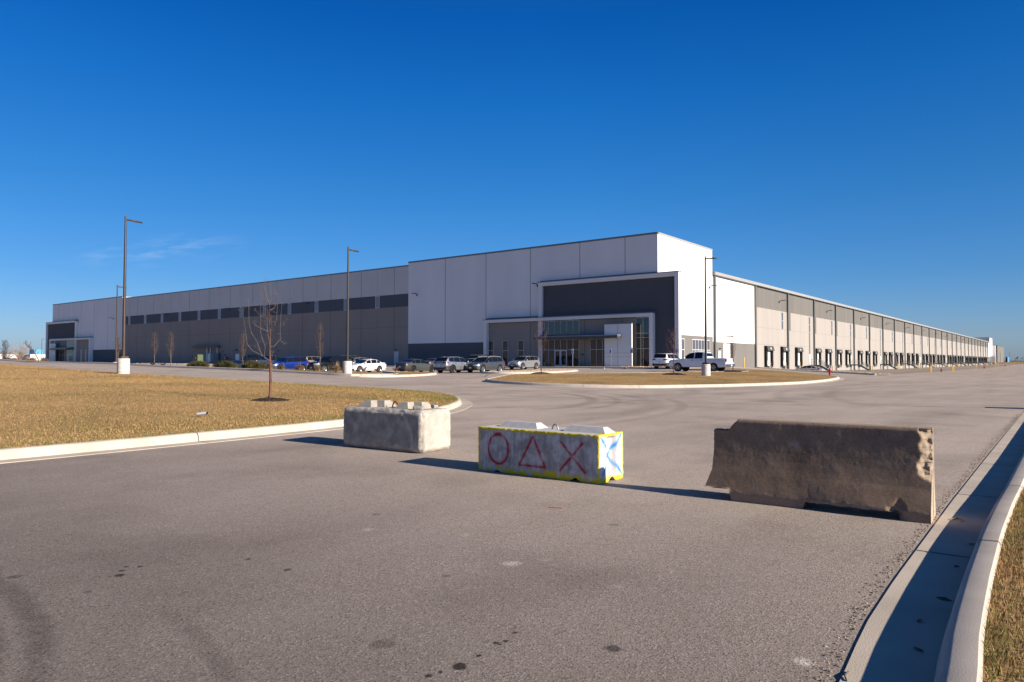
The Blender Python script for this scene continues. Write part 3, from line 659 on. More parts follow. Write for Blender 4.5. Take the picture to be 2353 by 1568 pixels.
def tower_front(mir):
    "corner block with its portals; mir mirrors it along the front for the far end"
    def my(y): return y if not mir else YT1 + YT2 - y - .0 + (40.28 + 233.2 - YT1 - YT2)
    def B(mb, x0, x1, a, b, z0, z1, mi=0):
        a, b = my(a), my(b); mb.box(x0, x1, min(a, b), max(a, b), z0, z1, mi)
    mb = MB()
    B(mb, XF, XF + .3, YR, YT1, 4.19, TOW, 0); B(mb, XF, XF + .3, 68.15, YT1, -1, 4.19, 1); B(mb, XF, XF + .3, YR, 68.15, -1, 4.19, 0)
    for y in (76.77, 68.44, 60.15, 51.82, 44.9): B(mb, XF - .006, XF - .001, y - .035, y + .035, 12.7 if y < 58 else (7.8 if y < 70 else 0), TOW - .01, 2)
    B(mb, XF - .03, XF - .001, 60.2, YT1, 0, 0.05, 2)
    part(mb, 'tower_wall', [M['w_white'], M['w_navy'], M['pjoint']])
    mb = MB(); B(mb, XF - .05, XF + .35, YR - .05, YT1 + .05, TOW, TOW + .24); part(mb, 'coping', M['coping'])
    # outer portal
    mb = MB(); P0, P1 = 37.18, 58.33
    B(mb, 81.2, 81.86, P0, 37.72, -1, 12.38); B(mb, 81.2, 81.86, 57.74, P1, -1, 12.38); B(mb, 81.2, 81.86, 37.72, 57.74, 11.88, 12.38)
    part(mb, 'portal_frame', M['w_white'])
    mb = MB(); B(mb, 81.14, 81.95, P0 - .05, P1 + .05, 12.38, 12.48); part(mb, 'coping', M['coping'])
    mb = MB(); B(mb, XF - .12, XF - .004, YR, P1, 12.485, 12.66); part(mb, 'flashing', M['flash'])
    mb = MB(); B(mb, 81.62, 81.84, 37.72, 57.74, -1, 11.88, 0)
    for y in (51.0, 45.3): B(mb, 81.612, 81.619, y - .02, y + .02, 7.8, 11.88, 1)
    part(mb, 'portal_field', [M['w_char'], M['pjoint']])
    # inner portal
    mb = MB(); Q0, Q1 = 40.55, 68.16
    B(mb, 80.95, 81.61, Q0, 41.06, -1, 7.42); B(mb, 80.95, 81.61, 67.6, Q1, -1, 7.42); B(mb, 80.95, 81.61, 41.06, 67.6, 7.0, 7.42)
    B(mb, 81.61, 81.84, 58.34, Q1, -1, 7.42)
    part(mb, 'entry_frame', M['w_white'])
    mb = MB(); B(mb, 80.88, 81.62, Q0 - .05, Q1 + .05, 7.42, 7.52, 0); B(mb, 81.45, 81.615, Q0 - .27, Q1, 7.525, 7.72, 1); part(mb, 'flashing', [M['coping'], M['flash']])
    mb = MB(); B(mb, 81.52, 81.60, 41.06, 67.6, -1, 7.0, 0)
    for y in (59.93, 50.86, 45.17): B(mb, 81.51, 81.519, y - .03, y + .03, 0, 7.0, 1)
    B(mb, 81.48, 81.519, 41.06, 67.6, 6.93, 6.995, 1)
    part(mb, 'entry_wall', [M['w_taupe'], M['pjoint']])
    def glazing(y0, y1, z0, z1, ys, zs, name='window'):
        f = MB(); X0, X1 = 81.44, 81.515; e = .05
        for yy in [y0 + e/2, y1 - e/2] + ys: B(f, X0, X1, yy - e/2, yy + e/2, z0, z1)
        for zz in [z0 + e/2, z1 - e/2] + zs: B(f, X0 + .004, X1, y0 + e, y1 - e, zz - e/2, zz + e/2)
        wo = part(f, name, M['frame'])
        yy = [y0] + sorted(ys) + [y1]
        for a, b in zip(yy[:-1], yy[1:]):
            g = MB(); B(g, 81.485, 81.51, a + e/2, b - e/2, z0 + e, z1 - e); part(g, 'pane', M['glass'], parent=wo)
        return wo
    for a, b in ((66.62, 67.55), (63.89, 64.92), (61.04, 62.09)): glazing(a, b, .75, 4.34, [], [2.9])
    glazing(51.7, 57.72, 4.94, 6.93, [56.72, 55.72, 54.7, 53.68, 52.68], [])
    glazing(51.7, 57.72, .64, 4.32, [56.72, 55.72, 54.7, 53.68, 52.68], [2.92])
    glazing(47.0, 49.97, .66, 4.32, [49.01, 48.07], [2.92])
    glazing(41.10, 43.17, .66, 6.95, [42.14], [2.98, 4.38, 4.94])
    for a, b in ((54.72, 55.66), (53.66, 54.68)):
        d = MB()
        for q in ((a, a + .12, .66, 2.88), (b - .12, b, .66, 2.88), (a + .12, b - .12, .66, .86), (a + .12, b - .12, 2.76, 2.88)): B(d, 81.38, 81.435, *q)
        do = part(d, 'entry_door', M['frame_w'])
        hnd = MB(); yy = b - .17 if a < 54 else a + .17
        B(hnd, 81.33, 81.36, yy - .015, yy + .015, 1.45, 1.95); part(hnd, 'handle', M['lampgrey'], parent=do)
    # white slab wall and the canopy
    mb = MB(); B(mb, 80.2, 80.42, 43.1, 47.05, -1, 6.12, 0)
    B(mb, 80.193, 80.199, 45.08, 45.12, 0, 6.1, 1); B(mb, 80.194, 80.199, 43.12, 47.03, 2.41, 2.44, 1); B(mb, 80.194, 80.199, 43.12, 47.03, 1.92, 1.95, 1)
    part(mb, 'feature_wall', [M['w_white'], M['w_taupe']])
    mb = MB(); B(mb, 80.15, 80.47, 43.08, 47.1, 6.12, 6.22); part(mb, 'coping', M['coping'])
    mb = MB(); B(mb, 79.2, 81.5, 44.6, 57.6, 4.34, 4.66, 0); B(mb, 79.17, 81.5, 44.56, 57.62, 4.66, 4.74, 1); B(mb, 80.3, 81.48, 44.5, 57.4, 4.745, 4.98, 2)
    part(mb, 'canopy', [M['steel_d'], M['coping_l'], M['flash']])
tower_front(False); tower_front(True)
# side walls of the corner block, facing the sun
mb = MB()
mb.box(XF + .3, XT1, YR, YR + .3, 4.9, TOW, 0); mb.box(XF + .3, XT1, YR, YR + .3, -1, 4.9, 1); mb.box(XF + .002, XF + .3, YR - .003, YR - .001, -1, TOW, 0)
mb.box(90.88, 90.92, YR - .005, YR - .001, 0, TOW, 2); mb.box(XT1 - .05, XT1 + .05, YR - .006, YR - .001, 0, TOW, 2)
mb.box(XT1 - .3, XT1, YR + .3, YT1, EAVE, TOW, 0); mb.box(XF + .3, XT1, YT1 - .3, YT1, LOW - 1, TOW, 0)
part(mb, 'side_wall', [M['w_white'], M['w_base'], M['pjoint2']])
mb = MB(); mb.box(XF + .3, XT1, YT2 + .02, YT2 + .32, LOW - 1, TOW); part(mb, 'side_wall', M['w_white'])
mb = MB(); mb.box(XF + .3, XT1, YB - .3, YB, -1, TOW); part(mb, 'side_wall', M['w_white'])
mb = MB(); mb.box(XF + .35, XT1 + .05, YR - .05, YR + .35, TOW, TOW + .24); mb.box(XT1 - .35, XT1 + .05, YR + .35, YT1, TOW, TOW + .2)
part(mb, 'coping', M['coping_l'])
for q in ((YT1 - .3, YT1 + .05), (YT2 - .05, YT2 + .35), (YB - .3, YB + .05)):
    mb = MB(); mb.box(XF + .35, XT1 - .36, q[0], q[1], TOW, TOW + .2); part(mb, 'coping', M['coping_l'])
def side_window(x0, x1, z0, z1, xs_, zs_):
    f = MB(); e = .07; Y1 = YR - .004; Y0 = YR - .06
    for x in [x0 + e/2, x1 - e/2] + xs_: f.box(x - e/2, x + e/2, Y0, Y1, z0, z1)
    for z in [z0 + e/2, z1 - e/2] + zs_: f.box(x0 + e, x1 - e, Y0 + .004, Y1, z - e/2, z + e/2)
    wo = part(f, 'window', M['frame_w'])
    xx = [x0] + xs_ + [x1]
    for a, b in zip(xx[:-1], xx[1:]):
        g = MB(); g.box(a + e/2, b - e/2, Y0 + .03, Y1 - .001, z0 + e, z1 - e); part(g, 'pane', M['glass_b'], parent=wo)
side_window(87.6, 89.65, .75, 4.4, [88.6], [2.93])
side_window(92.13, 98.3, .75, 4.4, [93.2, 94.2, 95.2, 96.2, 97.25], [2.95])
# dock wall
bays = [XT1 + .5 + 17.37 * k for k in range(29)]            # downspout lines
XD0, XD1 = bays[1], 575.0
mb = MB()
mb.box(XT1, XD0, YR, YR + .3, 4.2, EAVE, 3); mb.box(XT1, 103.5, YR, YR + .3, -2, 4.2, 4); mb.box(107.35, XD0, YR, YR + .3, -2, 4.2, 4)
mb.box(103.5, 107.35, YR + .35, YR + .4, -2, 5.25, 5)
mb.box(103.5, 103.55, YR, YR + .35, -2, 5.25, 4); mb.box(107.3, 107.35, YR + .003, YR + .35, -2, 5.25, 4); mb.box(103.4, 107.5, YR - .06, YR - .003, 5.1, 5.25, 4)
mb.box(XD0, XD1, YR, YR + .3, -2, 10.38, 0); mb.box(XD0, XD1, YR, YR + .3, 10.38, EAVE, 1)
mb.box(XD1, XT3, YR, YR + .3, 4.2, EAVE, 3); mb.box(XD1, XT3, YR, YR + .3, -2, 4.2, 4)
for z in (7.06, 4.24): mb.box(XD0, XD1, YR - .006, YR - .001, z - .018, z + .018, 2)
for i, x in enumerate(bays[1:-1]):
    if x > 560: break
    mb.box(x + 8.67, x + 8.71, YR - .006, YR - .001, -1, EAVE, 2)
    if i: mb.box(x + .95, x + 2.1, YR - .008, YR - .001, 7.08, 10.38, 1)
    if i % 2: mb.box(x + 14.0, x + 14.95, YR - .008, YR - .001, 2.8, 7.05, 1)
part(mb, 'dock_wall', [M['w_beige'], M['w_grey'], M['pjoint2'], M['w_white'], M['w_base'], M['door_w']])
mb = MB(); mb.box(XT1 + .1, XT3, YR - .42, YR + .02, EAVE - .16, EAVE + .3, 0); mb.box(XT1 + .1, XT3, YR - .38, YR - .004, EAVE - .24, EAVE - .16, 1); part(mb, 'eave_gutter', [M['coping_l'], M['steel_d']])
for i, x in enumerate(bays):
    if x > 580: break
    mb = MB(); zb = max(-1.2, G(x, YR) - .1); mb.box(x - .2, x + .2, YR - .3, YR - .008, zb + .25, EAVE - .24)
    mb.prism([(x - .2, zb + .25), (x + .2, zb + .25), (x + .2, zb + .0), (x - .2, zb + .0)], YR - .42, YR - .1); part(mb, 'downspout', M['dspout'])
d = MB(); d.box(101.39, 102.48, YR - .04, YR - .003, .65, 2.92, 0); d.box(101.3, 101.38, YR - .06, YR - .004, .65, 3.0, 1); d.box(102.49, 102.57, YR - .06, YR - .004, .65, 3.0, 1); d.box(101.38, 102.49, YR - .06, YR - .004, 2.93, 3.0, 1)
do = part(d, 'personnel_door', [M['w_white2'], M['w_base']]); h = MB(); h.box(102.3, 102.4, YR - .1, YR - .05, 1.62, 1.7); part(h, 'handle', M['galv'], parent=do)
d = MB(); d.box(XF - .04, XF - .007, 87.3, 88.38, .6, 2.82, 0); d.box(XF - .05, XF - .007, 87.22, 88.46, 2.83, 2.92, 0); do = part(d, 'personnel_door', M['w_white2']); h = MB(); h.box(XF - .1, XF - .05, 87.42, 87.5, 1.62, 1.7); part(h, 'handle', M['galv'], parent=do)
# narrow windows beside the downspouts, doors onto the stairs
for i, x in enumerate(bays[1:-1]):
    if x > 560: break
    f = MB(); a, b = x + 14.05, x + 14.95
    for q in ((a, a + .07, 7.12, 10.25), (b - .07, b, 7.12, 10.25), (a + .07, b - .07, 7.12, 7.2), (a + .07, b - .07, 10.17, 10.25), (a + .07, b - .07, 8.62, 8.72)): f.box(q[0], q[1], YR - .05, YR - .01, q[2], q[3])
    wo = part(f, 'window', M['frame']); g = MB(); g.box(a + .07, b - .07, YR - .03, YR - .012, 7.2, 10.17); part(g, 'pane', M['glass_b'], parent=wo)
    if i % 2:
        d = MB(); d.box(a, b, YR - .05, YR - .01, .65, 2.75); do = part(d, 'personnel_door', M['door_w']); h = MB(); h.box(b - .2, b - .12, YR - .1, YR - .055, 1.6, 1.68); part(h, 'handle', M['galv'], parent=do)
# dock doors with their seals: one built, then copied
def dock_door(x):
    r = bpy.data.objects.new('dock_door', None); COL.objects.link(r); r.parent = W; r.location = (x - ORG[0], 0, 0); r.empty_display_size = .2
    o = (0, YR, Z0)
    p = MB(); p.box(-1.25, 1.25, YR - .05, YR - .01, .62, 3.6, 0)
    for z in (1.2, 1.8, 2.4, 3.0): p.box(-1.25, 1.25, YR - .056, YR - .051, z - .012, z + .012, 1)
    p.box(-1.33, -1.26, YR - .07, YR - .011, .62, 3.6, 1); p.box(1.26, 1.33, YR - .07, YR - .011, .62, 3.6, 1); p.build('door_panel', [M['door_w'], M['door_g']], r, org=o)
    for sgn in (-1, 1):
        q = MB(); xo, xi = 1.75 * sgn, 1.27 * sgn
        pr = [(xo, YR - .02), (xi, YR - .02), (xi * .985, YR - .42), (xo * .93, YR - .46), (xo, YR - .38)]
        zz = [.38, 1.0, 1.7, 2.4, 3.1, 3.7, 3.98]; rows = []
        for i, z in enumerate(zz): rows.append([(a + (.05 * random.uniform(-1, 1) if j in (2, 3) else 0), b + (.05 * random.uniform(-1, 1) if j in (2, 3) else 0), z) for j, (a, b) in enumerate(pr)])
        q.grid(rows, 0, True); q.face(rows[0]); q.face(rows[-1]); q.build('side_pad', M['black'], r, org=o)
    hd = MB(); hd.prism([(YR - .02, 3.25), (YR - .02, 4.02), (YR - .34, 4.0), (YR - .52, 3.88), (YR - .66, 3.22), (YR - .60, 3.15)], -1.72, 1.72, 0, 'x')
    hd.box(-.17, .17, 0, .01, -.16, .16, 1, Matrix.Translation((0, YR - .605, 3.56)) @ Matrix.Rotation(R(-12), 4, 'X') @ Matrix.Rotation(R(45), 4, 'Y'))
    hd.build('head_pad', [M['dkgrey'], M['white_pl']], r, org=o)
    lv = MB(); lv.box(-1.0, 1.0, YR - .38, YR - .01, .02, .58, 0); lv.box(-.95, -.7, YR - .48, YR - .385, -.02, .5, 1); lv.box(.7, .95, YR - .48, YR - .385, -.02, .5, 1); lv.build('leveller', [M['galv'], M['black']], r, org=o)
    for sgn in (-1, 1):
        gd = MB(); gd.box(sgn * 1.20 - .04, sgn * 1.20 + .04, YR - .16, YR - .075, .62, 1.2); gd.build('track_guard', M['yellow'], r, org=o)
    return r
dd0 = dock_door(123.6); xs_d = [132.3, 141.0]
s0 = 148.8
for k in range(13):
    s = s0 + 34.74 * k
    xs_d += [s + t for t in ((5.6, 13.9, 23.0, 31.4) if k % 2 == 0 else (9.2, 18.0, 26.8)) if s + t < 571]
for x in xs_d:
    c = copy_tree(dd0, W); c.location = (x - ORG[0], 0, 0)
# roof and hidden sides
mb = MB(); mb.face([(XT1, YR + .3, EAVE - .05), (XE, YR + .3, EAVE - .05), (XE, YB, LOW - 1), (XT1, YB, LOW - 1)]); mb.face([(XF + .3, YT1, LOW - 1.2), (XT1, YT1, LOW - 1.2), (XT1, YT2, LOW - 1.2), (XF + .3, YT2, LOW - 1.2)])
mb.face([(XF + .3, YR + .3, TOW - .3), (XT1 - .3, YR + .3, TOW - .3), (XT1 - .3, YT1 - .3, TOW - .3), (XF + .3, YT1 - .3, TOW - .3)]); part(mb, 'roof', M['roof'])
mb = MB(); mb.box(XT1, XE, YB - .3, YB - .01, -2, LOW - 1); mb.box(XE - .3, XE - .01, YR + .3, YB - .3, -2, EAVE); part(mb, 'rear_wall', M['w_white'])
# far corner block at the end of the docks
mb = MB(); mb.box(XT3, XE, YR, YR + .3, 4.9, TOW, 0); mb.box(XT3, XE, YR, YR + .3, -2, 4.9, 1); mb.box(XT3, XT3 + .3, YR + .3, YT1, EAVE, TOW, 2); mb.box(XE - 1.2, XE + 1.2, YR - 2.0, YR - .003, -2, 12.4, 0)
part(mb, 'tower_wall', [M['w_white'], M['w_base'], M['w_white2']])
mb = MB(); mb.box(XT3 - .05, XE + .1, YR - .05, YR + .35, TOW, TOW + .2); mb.box(XT3 - .05, XT3 + .35, YR + .35, YT1, TOW, TOW + .2); part(mb, 'coping', M['coping'])
side_window(590, 596, .75, 4.4, [592, 594], [2.95]); side_window(600, 605.5, .75, 4.4, [602, 604], [2.95])
# wall lamps
def lamp_wall(p, d):
    M4 = Matrix.Translation(p) @ Matrix.Rotation(math.atan2(d[1], d[0]), 4, 'Z')
    mb = MB(); mb.box(0, .07, -.07, .07, -.25, .05, 0, M4); mb.tube([M4 @ Vector((.05, 0, -.15)), M4 @ Vector((.22, 0, .1)), M4 @ Vector((.40, 0, .14))], .045, 6)
    mb.bbox(.36, 1.15, -.2, .2, .10, .20, .03, 0, M4); mb.box(.45, 1.08, -.15, .15, .085, .099, 1, M4); part(mb, 'wall_lamp', [M['lampgrey'], M['lens']])
for y in (83.0, 58.9, 111.8, 138.8, 165.5, 193.4, 215.0): lamp_wall((XF - .01, y, 12.15), (-1, 0))
for x in [98.3] + [130.4 + 32.0 + 32.3 * (k - 1) for k in range(14)]: lamp_wall((x, YR - .01, 12.1), (0, -1))
for (x, y, dx, dy) in ((101.95, YR, 0, -1), (XF, 87.9, -1, 0), (XF, 121, -1, 0), (XF, 141, -1, 0), (81.52, 51.2, -1, 0)):
    mb = MB(); mb.bbox(x - .12 + min(0, dx*.2) , x + .12 + max(0, dx*.2), y - .12 + min(0, dy*.2), y + .12, 3.2 if x > 82 or y > 60 else 2.2, 3.34 if x > 82 or y > 60 else 2.34, .03); part(mb, 'bulkhead_lamp', M['steel_d'])
# service wall: hood, conduits, cabinets, vent, signs, alarm bell
mb = MB(); mb.box(XF - .9, XF - .01, 142.0, 152.5, 4.15, 4.6); part(mb, 'service_hood', M['w_base'])
for y in (147.1, 145.7, 143.0):
    mb = MB(); mb.tube([(XF - .25, y, 1.0), (XF - .25, y, 4.15)], .12, 8); part(mb, 'conduit', M['frame'], 40)
for y0, y1, z0, z1, d, m_ in ((142.1, 144.0, .55, 3.0, .5, 'cab_blue'), (145.6, 146.7, 1.0, 2.9, .35, 'frame'), (147.2, 148.6, 1.2, 2.7, .3, 'cab_grey'), (144.4, 145.2, .6, 2.9, .3, 'cab_grey'), (134.3, 135.6, 1.3, 2.75, .45, 'white_pl'), (133.6, 134.2, 1.4, 2.75, .35, 'cab_grey')):
    mb = MB(); mb.bbox(XF - d, XF - .008, y0, y1, z0, z1, .02); part(mb, 'service_cabinet', M[m_])
mb = MB(); mb.box(XF - .06, XF - .008, 135.3, 136.4, 3.35, 3.86, 0)
for k in range(5): mb.box(XF - .08, XF - .061, 135.35, 136.35, 3.4 + k*.09, 3.43 + k*.09, 1)
part(mb, 'wall_vent', [M['w_base'], M['w_char']])
for y, c in ((136.4, 'white_pl'), (140.5, 'white_pl')):
    mb = MB(); mb.box(XF - .05, XF - .008, y - .75, y + .35, .6, 2.75, 1); dref = part(mb, 'service_door', [M['w_base'], M['w_base']])
    mb = MB(); mb.box(XF - .07, XF - .051, y - .45, y + .05, 1.75, 2.3, 0); mb.box(XF - .074, XF - .0705, y - .42, y + .02, 1.95, 2.2, 1); part(mb, 'door_sign', [M['white_pl'], M['red']], parent=dref)
mb = MB(); mb.lathe([(.14, 0), (.14, .1), (.05, .14)], 12, 0, 0, 0, 'z', Matrix.Translation((XF - .01, 137.0, 3.5)) @ Matrix.Rotation(R(-90), 4, 'Y')); part(mb, 'alarm_bell', M['red'])
mb = MB(); mb.tube([(XF - .01, 139.0, 1.9), (XF - .5, 139.0, 1.9), (XF - .6, 138.8, 2.1)], .12, 8); mb.tube([(XF - .5, 139.0, 1.9), (XF - .5, 139.3, 2.15)], .1, 8); mb.tube([(XF - .45, 139.0, .4), (XF - .45, 139.0, 1.9)], .14, 8); part(mb, 'siamese_pipe', M['red'], 40)
mb = MB(); mb.tube([(XF - .8, 131.5, .4), (XF - .8, 131.5, 2.0), (XF - .8, 131.2, 2.25), (XF - .8, 127.5, 2.25), (XF - .8, 127.2, 2.0), (XF - .8, 127.2, .4)], .13, 8)
for y in (130.2, 128.7): mb.bbox(XF - 1.0, XF - .6, y - .2, y + .2, 2.0, 2.55, .05)
part(mb, 'backflow_pipe', M['cab_blue'], 40)

# ------------------------------------------------------------------ dock stairs and bollards
ORD = ['first', 'second', 'third', 'fourth', 'fifth', 'sixth', 'seventh', 'eighth', 'ninth', 'tenth', 'eleventh', 'twelfth', 'thirteenth', 'fourteenth']
def dock_stair(x):
    zg = -.85; zl = .62; Yo, Yl, Yf = YR - .02, YR - 1.75, YR - 4.1
    r = empty('dock_stair', (x, YR, zg))
    o = (0, YR, zg)
    m = MB(); m.box(-.65, .65, Yl, Yo, zl - .05, zl); m.build('landing', M['galv'], r, org=o)
    for s in (-1, 1):
        m = MB(); a = s * .65; m.box(a - .03, a + .03, Yl, Yo, zl - .28, zl - .052)
        m.prism([(Yl, zl), (Yl, zl - .30), (Yf + .25, zg), (Yf, zg), (Yf, zg + .12)], a - .03, a + .03, 0, 'x'); m.build('stringer', M['steel_d'], r, org=o)
        m = MB(); a = s * .63
        for h in (1.05, .7, .35):
            m.tube([(a, Yo, zl + h), (a, Yl, zl + h), (a, Yf, zg + .08 + h)], .024, 6)
        for t in (0, .5, 1): y = Yo + (Yl - Yo) * t; m.tube([(a, y, zl - .05), (a, y, zl + 1.05)], .024, 6)
        for t in (.35, .7, 1): y = Yl + (Yf - Yl) * t; z = zl + (zg + .08 - zl) * t; m.tube([(a, y, z - .1), (a, y, z + 1.05)], .024, 6)
        m.build('handrail', M['galv'], r, 40, org=o)
    for k in range(7):
        t = (k + .5) / 7.5; y = Yl + (Yf - Yl) * t; z = zl + (zg + .05 - zl) * t - .08
        m = MB(); m.box(-.62, .62, y - .16, y + .14, z - .035, z); m.build('tread', M['galv'], r, org=o)
    for s in (-1, 1):
        m = MB(); m.box(s * .6 - .05, s * .6 + .05, Yl + .05, Yl + .15, zg - .2, zl - .052); m.build('leg', M['steel_d'], r, org=o)
    return r
ds0 = dock_stair(149.5)
def bollard(loc, h=1.15, label='', group='yellow bollards', tilt=0):
    m = MB(); m.lathe([(.085, -.1), (.085, h - .06), (.07, h - .02), (.035, h), (.001, h + .005)], 14); o = m.build('bollard', M['yellow'], None, 40, loc=loc)
    return tag(o, label, 'bollard', group)
for k in range(13):
    s = ds0 if k == 0 else copy_tree(ds0)
    x = 149.5 + 34.74 * k; s.location.x = x
    if k: s.location.z = G(x, YR - 3) - .02; 
    tag(s, '%s grey steel stair and landing along the dock wall, counted from the tall corner block' % ORD[k], 'stairs', 'dock stairs along the warehouse')
    if k == 0: s.location.z = -.80
    else: s.location.z = -.85
    for sd, nm in ((-1, 'nearer'), (1, 'farther')):
        xb, yb = x + sd * .95, YR - 4.5
        bollard((xb, yb, G(xb, yb)), 1.2, '%s of the two yellow bollards at the foot of the %s dock stair' % (nm, ORD[k]), 'bollards at the dock stairs')
def hydrant(loc, label, sc=1., dirn=0):
    r = empty('fire_hydrant', loc, dirn); r.scale = (sc, sc, sc)
    m = MB(); m.lathe([(.16, -.15), (.16, .03), (.105, .05), (.10, .5), (.14, .52), (.14, .56), (.125, .57), (.12, .64), (.085, .72), (.03, .76), (.03, .81), (.001, .815)], 16); m.build('barrel', M['red'], r, 35)
    for a, rr in ((0, .075), (90, .055), (-90, .055)):
        m = MB(); m.lathe([(rr, .08), (rr, .17), (rr * 1.25, .175), (rr * 1.25, .215), (.02, .22), (.02, .25), (.001, .251)], 10, 0, 0, 0, 'z', Matrix.Translation((0, 0, .42)) @ Matrix.Rotation(R(a), 4, 'Z') @ Matrix.Rotation(R(90), 4, 'Y')); m.build('outlet_cap', M['red'], r, 35)
    return tag(r, label, 'fire hydrant', 'red fire hydrants')
hydrant((67.2, 16.46, G(67, 16.5) - .02), 'red fire hydrant standing at the right tip of the grass island', .82, R(200))
for (x, y, lab, sp) in ((179, 21.1, 'nearest', .95), (281, 20.9, 'middle', 1.3), (394, 21.4, 'farthest', 1.5)):
    z = G(x, y); hydrant((x, y, z), '%s of the three red hydrants set between yellow bollards in the truck court' % lab, 1.1 if x < 200 else 1.25, R(190))
    b = 1 if x < 200 else 0
    for dx, dy, nm in ((-2.6, 1.75, 'far left'), (-4.2, 1.35, 'near left'), (3.4, -1.9, 'near right'), (4.8, -1.55, 'far right')):
        if x > 200 and nm.startswith('far'): continue
        q = 1 if x < 200 else (1.35 if x < 300 else 1.6); xb, yb = x + dx * q, y + dy * q
        bollard((xb, yb, G(xb, yb)), 1.3 if x < 200 else 1.45, '%s yellow bollard guarding the %s truck court hydrant' % (nm, lab), 'bollards around the truck court hydrants')
bollard((107.8, 38.7, .35), 1.6, 'yellow bollard beside the tall white drive-in door', 'bollards at the drive-in door'); 
for k, (x, y) in enumerate(((581, 38.6), (588, 37.8))): bollard((x, y, G(x, y)), 3.0, ['left of the two tall yellow posts at the far end of the dock wall', 'right of the two tall yellow posts at the far end of the dock wall'][k], 'posts at the far dock end')

# ------------------------------------------------------------------ concrete barriers
def shell(n3, dims, fn):
    "surface grid of a box: fn maps (unit coords, array) to final points; returns verts, quads"
    nx, ny, nz = n3; idx = {}; V = []; Fq = []
    def vid(i, j, k):
        q = (i, j, k)
        if q not in idx: idx[q] = len(V); V.append((i / nx, j / ny, k / nz))
        return idx[q]
    for a, na, b, nb, c, nc in ((0, nx, 1, ny, 2, nz), (1, ny, 2, nz, 0, nx), (2, nz, 0, nx, 1, ny)):
        for side in (0, nc):
            for i in range(na):
                for j in range(nb):
                    q = []
                    for di, dj in ((0, 0), (1, 0), (1, 1), (0, 1)):
                        t = [0, 0, 0]; t[a] = i + di; t[b] = j + dj; t[c] = side; q.append(vid(*t))
                    Fq.append(q if side else q[::-1])
    return np.array(V), np.array(Fq)
def fbm(p, sc, oct_=3, off=0.0): 
    return np.array([mnoise.fractal((a * sc + off, b * sc + off, c * sc), 1.0, 2.0, oct_) for a, b, c in p])
def rounded(U, dims, r, chip=0, chip_sc=14, flat=True):
    h = np.array(dims) / 2; p = (U - .5) * np.array(dims)
    rr = r * (1 + chip * np.clip(fbm(p, chip_sc, 4), -.75, 2.0))[:, None] if chip else np.full((len(p), 1), r)
    rr = np.clip(rr, .002, min(h) * .9)
    inner = np.clip(p, -(h - rr), h - rr); d = p - inner
    # snap the rows near the edge so the bevel keeps its shape
    nrm = np.abs(d).sum(1, keepdims=True) if flat else np.sqrt((d**2).sum(1, keepdims=True))
    m = np.abs(d).max(1, keepdims=True)
    return np.where(nrm > 1e-9, inner + d * np.where(nrm > 1e-9, m / np.maximum(nrm, 1e-9), 1), p)
def edge_dist(p, dims):
    h = np.array(dims) / 2; q = np.sort(h - np.abs(p), axis=1); return q[:, 1]      # distance to the nearest box edge for a surface point
